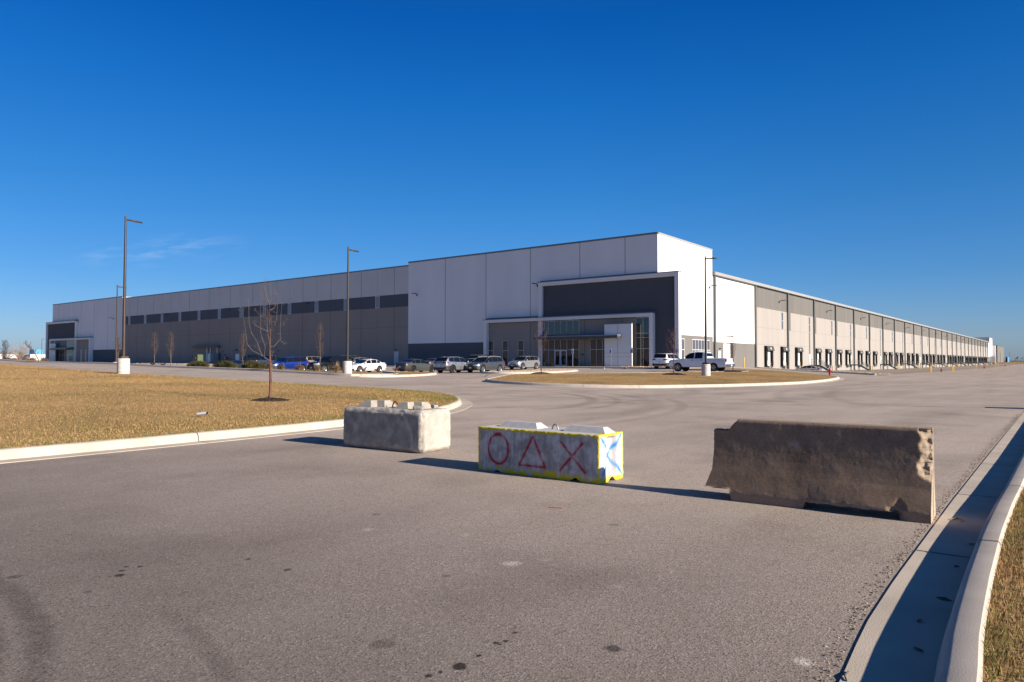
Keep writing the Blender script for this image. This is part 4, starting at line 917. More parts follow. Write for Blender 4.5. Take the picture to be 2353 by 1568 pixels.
# old weathered block
def weathered_block():
    D = (.76, 1.82, .68); U, Fq = shell((34, 72, 28), D, None)
    # finer spacing towards the edges
    P = rounded(U, D, .066, .22, 9)
    n1 = fbm(P, 6, 4, 3.1); n2 = fbm(P, 38, 2, 7.7)
    nrm = P / (np.array(D) / 2); ax = np.abs(nrm).argmax(1); nv = np.zeros_like(P); nv[np.arange(len(P)), ax] = np.sign(P[np.arange(len(P)), ax])
    ed = edge_dist(P, D); e = np.clip(1 - ed / .14, 0, 1)
    P = P + nv * (n1 * .0016 + n2 * .0008)[:, None] * (1 + 4.5 * e[:, None])
    # a long scar near the right front edge
    sc = (ax == 0) & (P[:, 0] < 0); t = np.abs((P[:, 1] + .78) - (.10 + .55 * np.clip(P[:, 2] + .05, 0, .5)) )
    P[:, 0] += np.where(sc & (P[:, 2] > -.3), np.clip(1 - t / .035, 0, 1) * (.010 + .012 * n2), 0)
    P[:, 2] += D[2] / 2
    # colours: cast grey, darker grime, painted shade on the front, pale scrapes
    base = np.array((.48, .44, .385)); g = np.clip(.5 + .6 * n1, 0, 1)[:, None]
    C = base * (1 - .28 * g)
    front = (sc)[:, None] * 1.0
    C = C * (1 - front * (.14 + .20 * np.clip(.5 + 1.2 * n1, 0, 1)[:, None]))  # front face darkened in the colour to deepen its shade, mottled
    drip = np.clip(fbm(P * np.array((1, 6, .8)), 4, 3, 1.0), 0, 1) * np.clip((P[:, 2] - .38) / .25, 0, 1); C = C * (1 - .25 * drip[:, None])
    scr = np.clip(1 - t / .03, 0, 1)[:, None] * sc[:, None]; C = C * (1 - scr) + np.array((.52, .47, .41)) * scr
    chipc = (np.clip(e, 0, 1) * np.clip(n2 * 2, 0, 1))[:, None]; C = C * (1 - chipc) + np.array((.50, .46, .40)) * chipc
    m = mat('weathered_concrete', (1, 1, 1), .9, .16, 18, .45, 120, spec=.2, attr=True, detail=8); speckle(m, 70, .70, (.10, .09, .085), .8); speckle(m, 24, .68, (.52, .48, .42), .5, 6)
    r = empty('concrete_block', (8.26, 8.86, G(8.3, 8.9) - .004), R(4)); tag(r, 'plain weathered grey concrete block with chipped edges, leftmost of the three barriers', 'concrete block', 'road barriers')
    o = raw('body', P, Fq, m, r, C); o.data.shade_smooth(); o.data.set_sharp_from_angle(angle=R(40))
    def knob(cx, cy, nm):
        b = MB()
        for (dx, dy, s) in ((-.075, .085, 1), (.075, -.085, 1)):
            a, tp, z0, z1 = .155, .08, .672, .785
            rows = [[(cx + dx + q * sx, cy + dy + q * sy, z) for sx, sy in ((-1, -1), (1, -1), (1, 1), (-1, 1))] for q, z in ((a, z0), (a - .01, z0 + .02), (tp, z1 - .012), (tp - .012, z1))]
            b.grid(rows, 0, True); b.face(rows[-1])
        b.build('shear_key', M['conc_key'], r)
    M['conc_key'] = mat('cast_concrete', (.32, .29, .25), .9, .16, 9, .2, 110, spec=.2)
    knob(0, .43, 'a'); knob(0, -.40, 'b')
    b = MB(); pts = [(-.02, .065 * math.cos(t), .67 + .105 * math.sin(t) + (.0)) for t in np.linspace(math.pi * 1.08, -.08 * math.pi, 14)]; b.tube(pts, .011, 8); b.build('lifting_loop', M['rust'], r, 60)
weathered_block()
def chunk(loc, rz, dims, label):
    b = MB(); U, Fq = shell((8, 8, 4), dims, None); P = rounded(U, dims, .008, .6, 30); P += (fbm(P, 22, 3)[:, None] * .004); P[:, 2] += dims[2] / 2
    o = raw('timber_offcut', P, Fq, M['wood']); o.location = loc; o.rotation_euler = (R(3), R(-2), rz); tag(o, label, 'timber piece', 'timber offcuts on the weathered block')
chunk((8.10, 8.17, G(8.3, 8.9) + .676), R(25), (.11, .17, .055), 'grey timber offcut on the block front corner casting a shadow')
chunk((8.52, 8.25, G(8.3, 8.9) + .676), R(-10), (.09, .16, .06), 'grey timber offcut lying at the back right corner of the plain block')
# painted block
def painted_block():
    D = (.60, 1.87, .585); U, Fq = shell((46, 156, 50), D, None)
    P = rounded(U, D, .012, .9, 26); n1 = fbm(P, 5, 4, 2.2); n2 = fbm(P, 40, 2, 5.5); n3 = fbm(P, 13, 3, 9.1)
    ax = np.abs(P / (np.array(D) / 2)).argmax(1); nv = np.zeros_like(P); nv[np.arange(len(P)), ax] = np.sign(P[np.arange(len(P)), ax])
    ed = edge_dist(P, D); e = np.clip(1 - ed / .05, 0, 1)
    P = P + nv * (n2 * .0016)[:, None] - nv * (np.clip(n3, 0, 1) * e * .010)[:, None]
    Z = P[:, 2] + D[2] / 2; Y = P[:, 1]; X = P[:, 0]
    y_w = Y + 5.30                                          # along the road-crossing line, larger is left
    grv = np.clip((.125 - np.abs(X - .0)) / .05, 0, 1) * np.clip((Z - .055) / .03, 0, 1) * np.clip((.555 - Z) / .03, 0, 1)
    P[:, 1] += np.where((ax == 1) & (Y < 0), grv * .06, 0)
    notch = np.maximum.reduce([np.clip(.058 - np.abs(y_w - 4.70) * .62, 0, .05), np.clip(.045 - np.abs(y_w - 5.90) * .60, 0, .036), np.clip(.085 - np.abs(X) * .85, 0, .075) * (np.abs(X) < .11)])
    notch = notch * (1 + .25 * n3)
    Z = np.maximum(Z, notch); P[:, 2] = Z
    # paint: worn white ground, yellow rims, red marks on the front, blue cross on the end
    white = np.array((.50, .49, .485)); bare = np.array((.27, .26, .25)); yellow = np.array((.62, .49, .02)); red = np.array((.34, .012, .035)); blue = np.array((.020, .21, .50))
    front = (ax == 0) & (X < 0); end = (ax == 1) & (Y < 0); top = (ax == 2) & (Z > .3)
    dirt = np.clip(.50 + 1.1 * n1 + .7 * n3, 0, 1) * np.where(front, .85, .12); C = white * (1 - dirt[:, None]) + bare * dirt[:, None]
    streak = np.clip(fbm(P * np.array((1, 7, .7)), 5, 3, 4.0) * 1.6, 0, 1) * np.where(front, .5, .1); C = C * (1 - .55 * streak[:, None])
    pass
    def lay(C, a, c): a = np.clip(a, 0, 1)[:, None]; return C * (1 - a) + c * a
    yl = y_w; zf = Z
    dT = D[2] - zf; dB = zf; dR = yl - (5.30 - D[1] / 2); dL = (5.30 + D[1] / 2) - yl
    ym = np.maximum.reduce([1 - (dT - .020 - .02 * n3) / .028, (1 - (dB - .055 - .05 * n1) / .05) * np.clip(.45 + 1.5 * n3 + .6 * (5.6 - yl), 0, 1), 1 - (dR - .012 - .012 * n3) / .02, 1 - (dL - .03 - .012 * n3) / .02])
    C = np.where(front[:, None], lay(C, ym * .95, yellow * .9), C)
    dF = X + D[0] / 2; dK = D[0] / 2 - X
    ye = np.maximum.reduce([1 - (dT - .018 - .01 * n3) / .03, 1 - (dB - .05 - .02 * n3) / .035, 1 - (dK - .025) / .022, 1 - (dF - .010) / .016]); C = np.where(end[:, None], lay(C, ye, yellow), C)
    tm = np.maximum.reduce([1 - (dF - .012 - .012 * n3) / .02, 1 - (dK - .02) / .02, 1 - (dR - .05) / .06, 1 - (dL - .04) / .03]); C = np.where(top[:, None], lay(C, tm, yellow), C)
    back = ~(front | end | top)
    C = np.where((back & (dL < .06))[:, None], yellow * .8, C)
    wob = .012 * fbm(np.stack([X, yl, zf], 1), 9, 2, 6.6)
    # ring
    rr = np.sqrt(((yl - 5.885) / .165)**2 + ((zf - .312) / .192)**2); ring = np.abs(rr - 1) * .175 + wob * .5
    def seg(a, b):
        a = np.array(a); b = np.array(b); p = np.stack([yl, zf], 1); t = np.clip(((p - a) @ (b - a)) / ((b - a) @ (b - a)), 0, 1)
        return np.sqrt(((p - a - t[:, None] * (b - a))**2).sum(1))
    tri = np.minimum.reduce([seg((5.335, .50), (5.545, .135)), seg((5.325, .495), (5.14, .130)), seg((5.54, .135), (5.15, .135))])
    crs = np.minimum(seg((4.905, .468), (4.565, .125)), seg((4.600, .470), (4.92, .120)))
    s_ = np.minimum.reduce([ring, tri, crs]) + wob * .4
    a = np.clip((.022 - s_) / .012, 0, 1) * (.74 + .55 * n3 + .3 * n1) + .24 * np.clip(1 - s_ / .065, 0, 1)**2
    C = np.where(front[:, None], lay(C, np.clip(a, 0, .97), red), C)
    def segx(a, b):
        a = np.array(a); b = np.array(b); p = np.stack([X, zf], 1); t = np.clip(((p - a) @ (b - a)) / ((b - a) @ (b - a)), 0, 1)
        return np.sqrt(((p - a - t[:, None] * (b - a))**2).sum(1))
    bx = np.minimum(segx((-.26, .55), (.245, .07)), segx((.22, .55), (-.215, .11))) + wob * .5
    a = np.clip((.026 - bx) / .02, 0, 1) * .72 + .42 * np.clip(1 - bx / .09, 0, 1)**2
    C = np.where(end[:, None], lay(C, a * np.clip(.85 + .5 * n3, .3, 1), blue), C)
    m = mat('painted_concrete', (1, 1, 1), .75, .10, 24, .35, 160, spec=.3, attr=True, detail=8); speckle(m, 60, .71, (.10, .09, .09), .7); M['paint_c'] = m
    r = empty('concrete_block', (7.60, 5.30, G(7.6, 5.3) - .004), R(.6)); tag(r, 'white painted concrete block with yellow rims, a red circle, triangle and cross', 'concrete block', 'road barriers')
    o = raw('body', P, Fq, m, r, np.clip(C, .005, 1)); o.data.shade_smooth(); o.data.set_sharp_from_angle(angle=R(42))
    M['white_c'] = mat('white_painted_key', (.42, .41, .40), .8, .10, 12, .12, 90, spec=.25)
    for y0, y1 in ((.08, .72), (-.92, -.30)):
        b = MB(); z0, z1 = D[2] - .003, .656
        lo = [(-.135, y0), (.135, y0), (.135, y1), (-.135, y1)]; hi = [(-.055, y0 + .075), (.055, y0 + .075), (.055, y1 - .075), (-.055, y1 - .075)]
        b.grid([[(a, c, z0) for a, c in lo], [(a, c, z1) for a, c in hi]], 0, True); b.face([(a, c, z1) for a, c in hi]); b.build('shear_key', M['white_c'], r)
    b = MB(); pts = [(0.0, .045 * math.cos(t) - .115 + .115, D[2] + .07 * math.sin(t) - .005) for t in np.linspace(math.pi, 0, 12)]; pts = [(p[0], p[1] - .11, p[2]) for p in pts]; b.tube([(0, -.155 + 0, D[2] - .01)][:0] + pts, .0095, 8); b.build('lifting_loop', M['galv'], r, 60)
painted_block()
# road barrier: flared profile, broken corners, drainage slots
def jersey():
    L = 2.03; nL = 200
    prof = [(-.02, 0), (-.02, .09), (-.012, .12), (.012, .20), (.034, .28), (.058, .36), (.078, .44), (.094, .52), (.108, .60), (.12, .68), (.13, .76), (.137, .815), (.150, .838), (.17, .845), (.24, .845), (.262, .838), (.270, .815), (.285, .70), (.30, .55), (.315, .40), (.325, .28), (.365, .18), (.39, .10), (.40, .07), (.40, .0)]
    pp = []
    for (x0, z0), (x1, z1) in zip(prof[:-1], prof[1:]):
        k_ = max(1, int(math.hypot(x1 - x0, z1 - z0) / .013)); pp += [(x0 + (x1 - x0) * t / k_, z0 + (z1 - z0) * t / k_) for t in range(k_)]
    prof = pp + [prof[-1]]
    ys = np.linspace(.0, L, nL); rows = []; cols = []
    n = len(prof)
    P = np.array([[(x, y, z) for x, z in prof] for y in ys]).reshape(-1, 3)
    n1 = fbm(P, 5, 4, 1.3); n2 = fbm(P, 34, 3, 4.4); n3 = fbm(P, 11, 3, 8.8)
    n4 = fbm(P, 62, 2, 2.9)
    X, Y, Z = P[:, 0].copy(), P[:, 1].copy(), P[:, 2].copy()
    sgn = np.where(X < .2, -1, 1)
    X += sgn * (n1 * .0016 + n2 * .0006)
    # underside slots: y runs from the right end (0) to the left end
    def slot(y, a, b, h, soft=.03): return h * np.clip((y - a) / soft, 0, 1) * np.clip((b - y) / soft, 0, 1)
    und = np.maximum.reduce([slot(Y, .24, 1.10, .085), slot(Y, 1.78, 2.2, .125), slot(Y, .14, .36, .05) * 0]) 
    und = und + (und > .02) * (n3 * .012)
    # the chewed hole beside the right foot
    hole = np.clip(1 - np.sqrt(((Y - .27) / .10)**2 + ((Z - .06) / .11)**2) + .5 * n3, 0, 1) * (X < .2)
    X += hole * .05
    Z = np.maximum(Z, np.where(Z < .14, und, 0))
    # broken top left corner
    cut = np.clip((Y - 1.80) * 1.4, 0, .11) + (Y > 1.79) * (.02 + .02 * n3)
    Z = np.minimum(Z, .845 - cut + .0)
    tk = (Y > 1.90); X += tk * 0
    # spalled patch on the right front edge, rough aggregate
    sp = np.clip(1 - (Y / (.115 + .03 * n3)), 0, 1) * np.clip((Z - .36) / .08, 0, 1) * np.clip((.86 - Z) / .03, 0, 1) * (X < .2)
    X -= .035 * np.clip((.30 - Z) / .2, 0, 1) * np.clip((1.05 - Y) / .5, 0, 1) * (X < .2)
    wz = .095 * (1 + .45 * n3 + .25 * n1) * np.clip((Z - .36) / .05, 0, 1) * np.clip((.845 - Z) / .02, 0, 1); cutd = np.clip(wz - Y, 0, 1) * (X < .2)
    X += np.minimum(cutd * .85, .085) * (1 + .25 * n2); sp = np.clip(cutd / .02, 0, 1)
    Y += np.where(Y > 1.95, n3 * .007 + n1 * .008, 0)
    Z = np.where((Z > .06) & (Z < .11), Z + n3 * .010, Z)
    # left end leans out along the flare
    Y += np.where(Y > 1.7, (Y - 1.7) / .25 * np.clip(.30 - Z, 0, .3) * .25, 0)
    P2 = np.stack([X, Y, Z], 1)
    C = np.array((.245, .165, .108)) * (1 + .16 * n1)[:, None] * (1 + .14 * n3)[:, None]
    stones_ = np.clip((n4 - .48) * 5, 0, 1)[:, None] * .15; C = C * (1 - stones_) + np.array((.34, .30, .26)) * stones_
    dark = np.clip((-n4 - .45) * 5, 0, 1)[:, None]; C = C * (1 - .1 * dark)
    blot = np.exp(-(((Y - 1.12) / .10)**2 + ((Z - .50) / .16)**2))[:, None] * .35; C = C * (1 - blot)
    pale = np.exp(-(((Y - 1.20) / .05)**2 + ((Z - .62) / .03)**2))[:, None] * .5; C = C * (1 - pale) + np.array((.40, .36, .33)) * pale
    spc = np.clip(sp * 3, 0, 1)[:, None]; C = C * (1 - spc) + np.array((.34, .265, .195)) * (1 + .30 * n4)[:, None] * spc
    foot = (Z < .10)[:, None] * .35; C = C * (1 - foot) + np.array((.36, .27, .19)) * foot
    topc = (np.abs(Z - .845) < .02)[:, None] * .5; C = C * (1 - topc) + np.array((.40, .31, .23)) * topc
    idx = np.arange(nL * n).reshape(nL, n); Fq = np.stack([idx[:-1, :-1], idx[:-1, 1:], idx[1:, 1:], idx[1:, :-1]], -1).reshape(-1, 4)
    V = list(P2); Cc = list(C)
    fl = [tuple(q) for q in Fq]
    # end caps: strips across the profile with a keyway in the near end
    def cap(row, key):
        a = [tuple(P2[idx[row, j]]) for j in range(n)]; m_ = n // 2
        ff = []
        for j in range(m_):
            k = n - 1 - j
            if k - j < 1: break
            b0 = len(V)
            A = np.array(a[j]); B = np.array(a[k]); A2 = np.array(a[j + 1]); B2 = np.array(a[max(k - 1, j + 1)])
            def mids(A, B):
                c = (A + B) / 2; d = (B - A); w_ = min(np.hypot(*d[[0, 2]]) * .3, .055); u = d / max(np.linalg.norm(d), 1e-6)
                dep = np.array((0, key, 0)) * (.045 if A[2] > .05 else .02)
                return [A, c - u * w_ * .5, c - u * w_ * .3 + dep, c + u * w_ * .3 + dep, c + u * w_ * .5, B]
            r0 = mids(A, B); r1 = mids(A2, B2)
            for p in r0 + r1: V.append(p); Cc.append(np.array((.42, .33, .25)) * random.uniform(.85, 1.1))
            for t in range(5): fl.append((b0 + t, b0 + t + 1, b0 + 6 + t + 1, b0 + 6 + t))
    cap(0, 1); cap(nL - 1, -1)
    # underside
    b0 = len(V)
    for i in range(nL): V.append(P2[idx[i, 0]]); V.append(P2[idx[i, n - 1]]); Cc += [np.array((.2, .17, .14))] * 2
    for i in range(nL - 1): fl.append((b0 + 2*i, b0 + 2*i + 1, b0 + 2*i + 3, b0 + 2*i + 2))
    m = mat('aggregate_concrete', (1, 1, 1), .92, .18, 40, .35, 150, spec=.2, attr=True, detail=8); speckle(m, 105, .64, (.34, .29, .25), .75); speckle(m, 85, .68, (.05, .04, .035), .7)
    o = raw('road_barrier', np.array(V), np.array(fl), m, None, np.clip(np.array(Cc), .01, 1))
    bm = bmesh.new(); bm.from_mesh(o.data); bmesh.ops.recalc_face_normals(bm, faces=bm.faces[:]); bm.to_mesh(o.data); bm.free()
    o.data.shade_smooth(); o.data.set_sharp_from_angle(angle=R(38))
    o.location = (7.40, .965, G(7.5, 1.9) - .003); o.rotation_euler = (0, 0, R(2.6))
    tag(o, 'brown flared concrete road barrier with a spalled right edge, standing nearest the right kerb', 'road barrier', 'road barriers')
jersey()
# concrete block on the verge just outside the frame, its shadow reaches the road
b = MB(); b.bbox(26.8, 27.45, -1.3, .24, .1, .72, .04); o = b.build('concrete_block', M['conc_key'], None, 40, org=(27.1, -.5, 0)); o.location = (27.1, -.5, 0)
tag(o, 'grey concrete block on the verge behind the right kerb, its shadow crossing the seam', 'concrete block')
# small litter
b = MB(); b.tube([(0, -.14, .035), (0, .10, .035)], .036, 14, 0, False); b.tube([(0, -.139, .035), (0, .099, .035)], .031, 14, 1, False); b.tube([(0, .10, .035), (0, .115, .035)], .037, 14, 0, False)
o = b.build('plastic_pipe', [M['white_pl'], M['joint']], None, 50, loc=(8.33, 15.19, G(8.3, 15.2) + .18)); o.rotation_euler = (R(-6), 0, R(20)); tag(o, 'short white plastic pipe lying on the dry lawn', 'pipe')
b = MB(); b.tube([(0, 0, .006), (.05, .02, .010), (.11, .015, .006)], .004, 6); o = b.build('twig', M['bark'], None, 60, loc=(3.50, .80, G(3.5, .8) + .006)); tag(o, 'short dark stick on the gutter edge at lower right', 'stick')
b = MB(); b.tube([(0, 0, .005), (.03, -.05, .006), (.05, -.13, .004)], .0035, 5); o = b.build('plastic_strip', M['red'], None, 60, loc=(5.78, 4.03, .002)); tag(o, 'thin red plastic strip on the asphalt before the painted block', 'litter')
for k, (x, y, s, lab) in enumerate(((4.55, .66, .035, 'dark leaf in the gutter shadow beside a joint'), (5.05, .60, .05, 'curled brown leaf in the middle of the shaded gutter'), (5.9, .62, .03, 'small dark leaf in the gutter near the road barrier'), (4.1, .60, .04, 'dark leaf lowest in the shaded gutter'), (6.7, .60, .045, 'flat dark leaf in the gutter beside the barrier end'))):
    b = MB(); b.face([(-s, 0, .004), (0, -s*.45, .012), (s, 0, .005), (0, s*.45, .003)]); o = b.build('leaf', M['twig'], None, loc=(x, y, G(x, y) + .008)); o.rotation_euler = (0, 0, k * 1.3); tag(o, lab, 'leaf', 'fallen leaves in the gutter')
b = MB()
for k in range(4): b.tube([(random.uniform(-.05, .05), random.uniform(-.05, .05), .006), (random.uniform(-.08, .08), random.uniform(-.08, .08), .012)], .005, 5)
o = b.build('dry_twigs', M['strawg'], None, 60, loc=(7.62, .80, G(7.6, .8) + .006)); tag(o, 'small heap of dry straw twigs against the barrier foot', 'twigs')

# ------------------------------------------------------------------ lamp posts
def lamp_post(loc, dirn, mats, label, h=7.6, pier=(.305, .82), wire=True, sq=False):
    r = empty('lamp_post', loc); tag(r, label, 'lamp post', 'car park lamp posts')
    rr, ph = pier; b = MB()
    b.lathe([(rr, -.4), (rr, ph - .03), (rr - .03, ph), (.001, ph + .002)], 28); b.build('concrete_pier', M['pier'], r, 40)
    b = MB(); b.lathe([(.082, ph), (.078, ph + 2.5), (.066, ph + 5), (.052, ph + h)], 14); b.lathe([(.052, ph + h), (.05, ph + h + .03), (.001, ph + h + .035)], 14)
    po = b.build('pole', mats, r, 40)
    b = MB(); b.bbox(-.19, .19, -.19, .19, ph + .004, ph + .12, .015); b.build('base_cover', mats, po)
    c, s = math.cos(dirn), math.sin(dirn); M4 = Matrix.Translation((0, 0, ph + h - .16)) @ Matrix.Rotation(dirn, 4, 'Z') @ Matrix.Rotation(R(4), 4, 'Y')
    b = MB(); b.tube([M4 @ Vector((.05, 0, 0)), M4 @ Vector((.22, 0, .03))], .045, 8); b.build('arm', mats, r, 40)
    prof = [(.16, .05), (.24, .10), (.45, .15), (.62, .155), (.78, .13), (.86, .07), (.88, .02)]
    b = MB(); rows = []
    for x, y in prof:
        t = .035 + .02 * math.sin((x - .16) / .72 * math.pi)
        rows.append([M4 @ Vector(q) for q in ((x, -y, .0), (x, -y*.9, t*.8), (x, 0, t * 1.5), (x, y*.9, t*.8), (x, y, .0), (x, y*.8, -.012), (x, -y*.8, -.012))])
    b.grid(rows, 0, True); b.face(rows[0]); b.face(rows[-1]); ho = b.build('lamp_head', mats, r, 40)
    b = MB(); b.grid([[M4 @ Vector((x, -y*.7, -.018)), M4 @ Vector((x, y*.7, -.018))] for x, y in prof[1:6]]); b.build('lens', M['lens'], ho)
    return r
lamp_post((17.33, 39.68, G(17.3, 39.7) + .13), 0, M['bronze'], 'tallest looking bronze lamp post on a round pier at the lawn edge')
lamp_post((30.71, 37.66, G(30.7, 37.7) + .13), 0, M['lampgrey'], 'dark lamp post on a round pier between the black car and the white sedan')
lamp_post((47.93, 19.92, ISZ(47.93, 19.92) - .02), R(-90), M['lampgrey'], 'dark lamp post on the grass island before the white pickup')
lamp_post((31.5, 73.7, G(31.5, 73.7) + .12), 0, M['bronze'], 'thin lamp post behind the tallest one, before the far end of the warehouse', pier=(.305, .12))
lamp_post((100, 294.4, G(100, 294) + .0), 0, M['lampgrey'], 'distant small lamp post beside a leaning bare tree at far left', h=7.4)

# ------------------------------------------------------------------ trees and plants
def jit(p, s): return Vector((p[0] + random.gauss(0, s), p[1] + random.gauss(0, s), p[2] + random.gauss(0, s * .5)))
def twigs_on(b, path, r0, n, ln, upb=.5, rn=3, sub=1):
    for k in range(n):
        t = random.uniform(.25, 1) * (len(path) - 1); i = min(int(t), len(path) - 2); p = path[i].lerp(path[i + 1], t - i)
        a = random.uniform(0, 6.28); l = ln * random.uniform(.4, 1.1); d = Vector((math.cos(a), math.sin(a), random.uniform(-.1, 1.2) * upb * 2)).normalized()
        q = p + d * l * .5 + Vector((0, 0, l * .05)); e = p + d * l + Vector((0, 0, l * .22))
        b.tube([p, q, e], [r0, r0 * .8, r0 * .45], rn, 0, False)
        if sub:
            for _ in range(2):
                a2 = a + random.uniform(-1, 1); l2 = l * random.uniform(.3, .5); b.tube([q, q + Vector((math.cos(a2) * l2, math.sin(a2) * l2, l2 * random.uniform(.1, .9)))], [r0 * .7, r0 * .4], 3, 0, False)
def mulch_ring(loc, rad, h=.09):
    r = random.Random(int(loc[0] * 10)); b = MB(); rows = []
    for rr, z in ((rad * 1.05, -.03), (rad * .9, h * .35), (rad * .55, h * .8), (rad * .2, h), (.01, h)):
        rows.append([(rr * math.cos(a) * (1 + r.uniform(-.08, .08)), rr * math.sin(a) * (1 + r.uniform(-.08, .08)), z + r.uniform(-.012, .012)) for a in np.linspace(0, 2 * math.pi, 26)[:-1]])
    b.grid(rows, 0, True)
    for _ in range(420):
        a = r.uniform(0, 6.28); q = rad * math.sqrt(r.uniform(0, 1.15)); z = h * (1 - min(1, q / rad)) ** .7; l = r.uniform(.02, .06); t = r.uniform(0, 3.14); tz = r.uniform(-.02, .02)
        c = Vector((q * math.cos(a), q * math.sin(a), z + .012)); d = Vector((math.cos(t) * l, math.sin(t) * l, tz)); n_ = Vector((-math.sin(t), math.cos(t), .3)) * .010
        b.face([c - d - n_, c + d - n_, c + d + n_, c - d + n_], 1)
    o = b.build('mulch_ring', [M['mulch'], M['wood_chip']], None, loc=loc); return o
# the young tree on the lawn: branches spread in all directions, main ones laid out as seen from the drive
def lawn_tree():
    loc = Vector((12.51, 18.93, G(12.5, 18.9) + .13)); r = empty('bare_tree', loc); tag(r, 'young bare tree with peeling red bark standing alone on the left lawn', 'tree', 'young bare trees')
    sv = Vector((math.sin(math.atan2(18.93, 12.51)), -math.cos(math.atan2(18.93, 12.51)), 0)); dv = Vector((sv.y, -sv.x, 0)) * -1
    k = .00262
    def P(x, y, d): return sv * ((x - 535) * k) + Vector((0, 0, (1495 - y) * k)) + dv * d
    tr = [(535, 1500, 0), (538, 1400, 0), (541, 1250, .0), (536, 1100, .01), (528, 950, .02), (527, 850, .0), (531, 720, -.02), (522, 600, .0), (515, 480, .02), (518, 380, 0)]
    b = MB(); tp = [P(*q) for q in tr]; b.tube(tp, [.060, .042, .037, .034, .028, .024, .021, .017, .012, .008], 10)
    for _ in range(70):
        t = random.uniform(.3, 6); i = int(t); p = tp[i].lerp(tp[i + 1], t - i); a = random.uniform(0, 6.28); d = Vector((math.cos(a), math.sin(a), random.uniform(-.4, .4))); rr = .032 - .0025 * i
        c = p + d * rr; q = Vector((-d.y, d.x, 0)) * random.uniform(.008, .018); b.face([c - q, c + q, c + q + d * .02 + Vector((0, 0, -.025)), c - q + d * .012 + Vector((0, 0, -.03))], 0)
    b.build('trunk', M['bark_red'], r, 60)
    br = [[(530, 1040, 0), (470, 990, -.05), (345, 925, -.1), (280, 850, -.12), (268, 720, -.12), (240, 520, -.15), (236, 420, -.15)],
          [(500, 1030, 0), (440, 960, .1), (380, 810, .2), (325, 720, .25), (300, 600, .28), (295, 420, .3), (288, 320, .32)],
          [(470, 990, -.05), (475, 880, -.2), (430, 720, -.3), (418, 500, -.35), (420, 210, -.38)],
          [(532, 870, 0), (580, 872, .1), (640, 790, .2), (650, 600, .25), (655, 345, .25)],
          [(527, 650, 0), (580, 640, -.15), (600, 560, -.25), (605, 400, -.28), (598, 210, -.3)],
          [(518, 460, 0), (570, 430, .1), (590, 380, .15), (602, 240, .18)],
          [(518, 380, 0), (490, 310, .0), (470, 190, .05), (462, 70, .05)], [(518, 380, 0), (536, 330, .05), (535, 180, .05), (530, 100, .04)], [(518, 380, 0), (470, 340, -.1), (428, 245, -.15)],
          [(530, 830, 0), (500, 700, .35), (490, 560, .42), (495, 400, .45)], [(528, 760, 0), (545, 650, -.4), (540, 500, -.45)], [(524, 560, 0), (470, 545, .1), (415, 520, .15), (355, 440, .2)],
          [(440, 960, .1), (400, 900, .15), (300, 850, .2)], [(527, 900, 0), (560, 950, .1), (560, 1010, .12)], [(527, 700, 0), (470, 690, -.2), (390, 650, -.3), (340, 600, -.3)], [(640, 800, .2), (690, 850, .3), (720, 830, .35)], [(605, 640, -.1), (680, 640, -.2), (700, 560, -.25)]]
    for q in br:
        path = [jit(P(*c), .008) for c in q]; n = len(path); r0 = .0115 if n > 5 else (.0095 if n > 3 else .006)
        b = MB(); b.tube(path, [r0 * (1 - .72 * i / (n - 1)) for i in range(n)], 6); twigs_on(b, path, .0022, 6 + n, .17, .5); b.build('branch', M['bark'], r, 60)
    b = MB(); b2 = tp[4:]; twigs_on(b, b2, .0028, 28, .30, .35); b.build('twig_spray', M['twig_red'], r)
    o = mulch_ring(loc - Vector((0, 0, .02)), .60, .10); tag(o, 'dark mulch ring around the lone tree on the left lawn', 'mulch ring', 'mulch rings')
lawn_tree()
def vase_tree(loc, h, spread, label, seed, nb=15, mat_='twig_red', trunk=.045, lean=(0, 0), first=.28, group='young bare trees', columnar=False, tw=.0042):
    random.seed(seed); r = empty('bare_tree', loc, random.uniform(0, 6)); tag(r, label, 'tree', group)
    top = Vector((lean[0], lean[1], h)); path = [Vector((lean[0] * t**1.5 + random.gauss(0, .02) * (t > 0), lean[1] * t**1.5 + random.gauss(0, .02) * (t > 0), h * .92 * t - .06 * (t == 0))) for t in np.linspace(0, 1, 8)]
    b = MB(); b.tube(path, [trunk * (1 - .85 * i / 7) for i in range(8)], 8); twigs_on(b, path[3:], tw, 16, spread * .5, .8); b.build('trunk', M['bark_red'] if not columnar else M['bark'], r, 60)
    cb = MB()
    for k in range(nb):
        t = first + (.92 - first) * (k + random.uniform(0, .8)) / nb; i = min(int(t * 7), 6); p = path[i].lerp(path[i + 1], t * 7 - i); a = k * 2.4 + random.uniform(-.4, .4)
        w_ = spread * (1.0 if not columnar else 1) * math.sin(math.pi * min(1, (t - first) / (1 - first) * .75 + .22)) * random.uniform(.7, 1.1); rise = h * random.uniform(.16, .30) * (1.25 - t * .6)
        d = Vector((math.cos(a), math.sin(a), 0)); q = [p, p + d * w_ * .5 + Vector((0, 0, rise * .22)), p + d * w_ * .85 + Vector((0, 0, rise * .55)), p + d * w_ + Vector((0, 0, rise))]
        q = [q[0]] + [jit(c, .02) for c in q[1:]]
        cb.tube(q, [trunk * .33, trunk * .24, trunk * .15, trunk * .07], 5, 0, False); twigs_on(cb, q, tw, 10, spread * .45, .9)
    cb.build('crown', M[mat_], r, 60)
    return r
def isl_tree(x, y, h, sp, label, seed):
    z = ISZ(x, y); vase_tree((x, y, z), h, sp, label, seed, 16); o = mulch_ring((x, y, z - .01), .85, .14); tag(o, 'dark mulch ring under the ' + label.split('bare tree')[1].replace(' standing', '').strip() if False else 'dark mulch ring under ' + label, 'mulch ring', 'mulch rings')
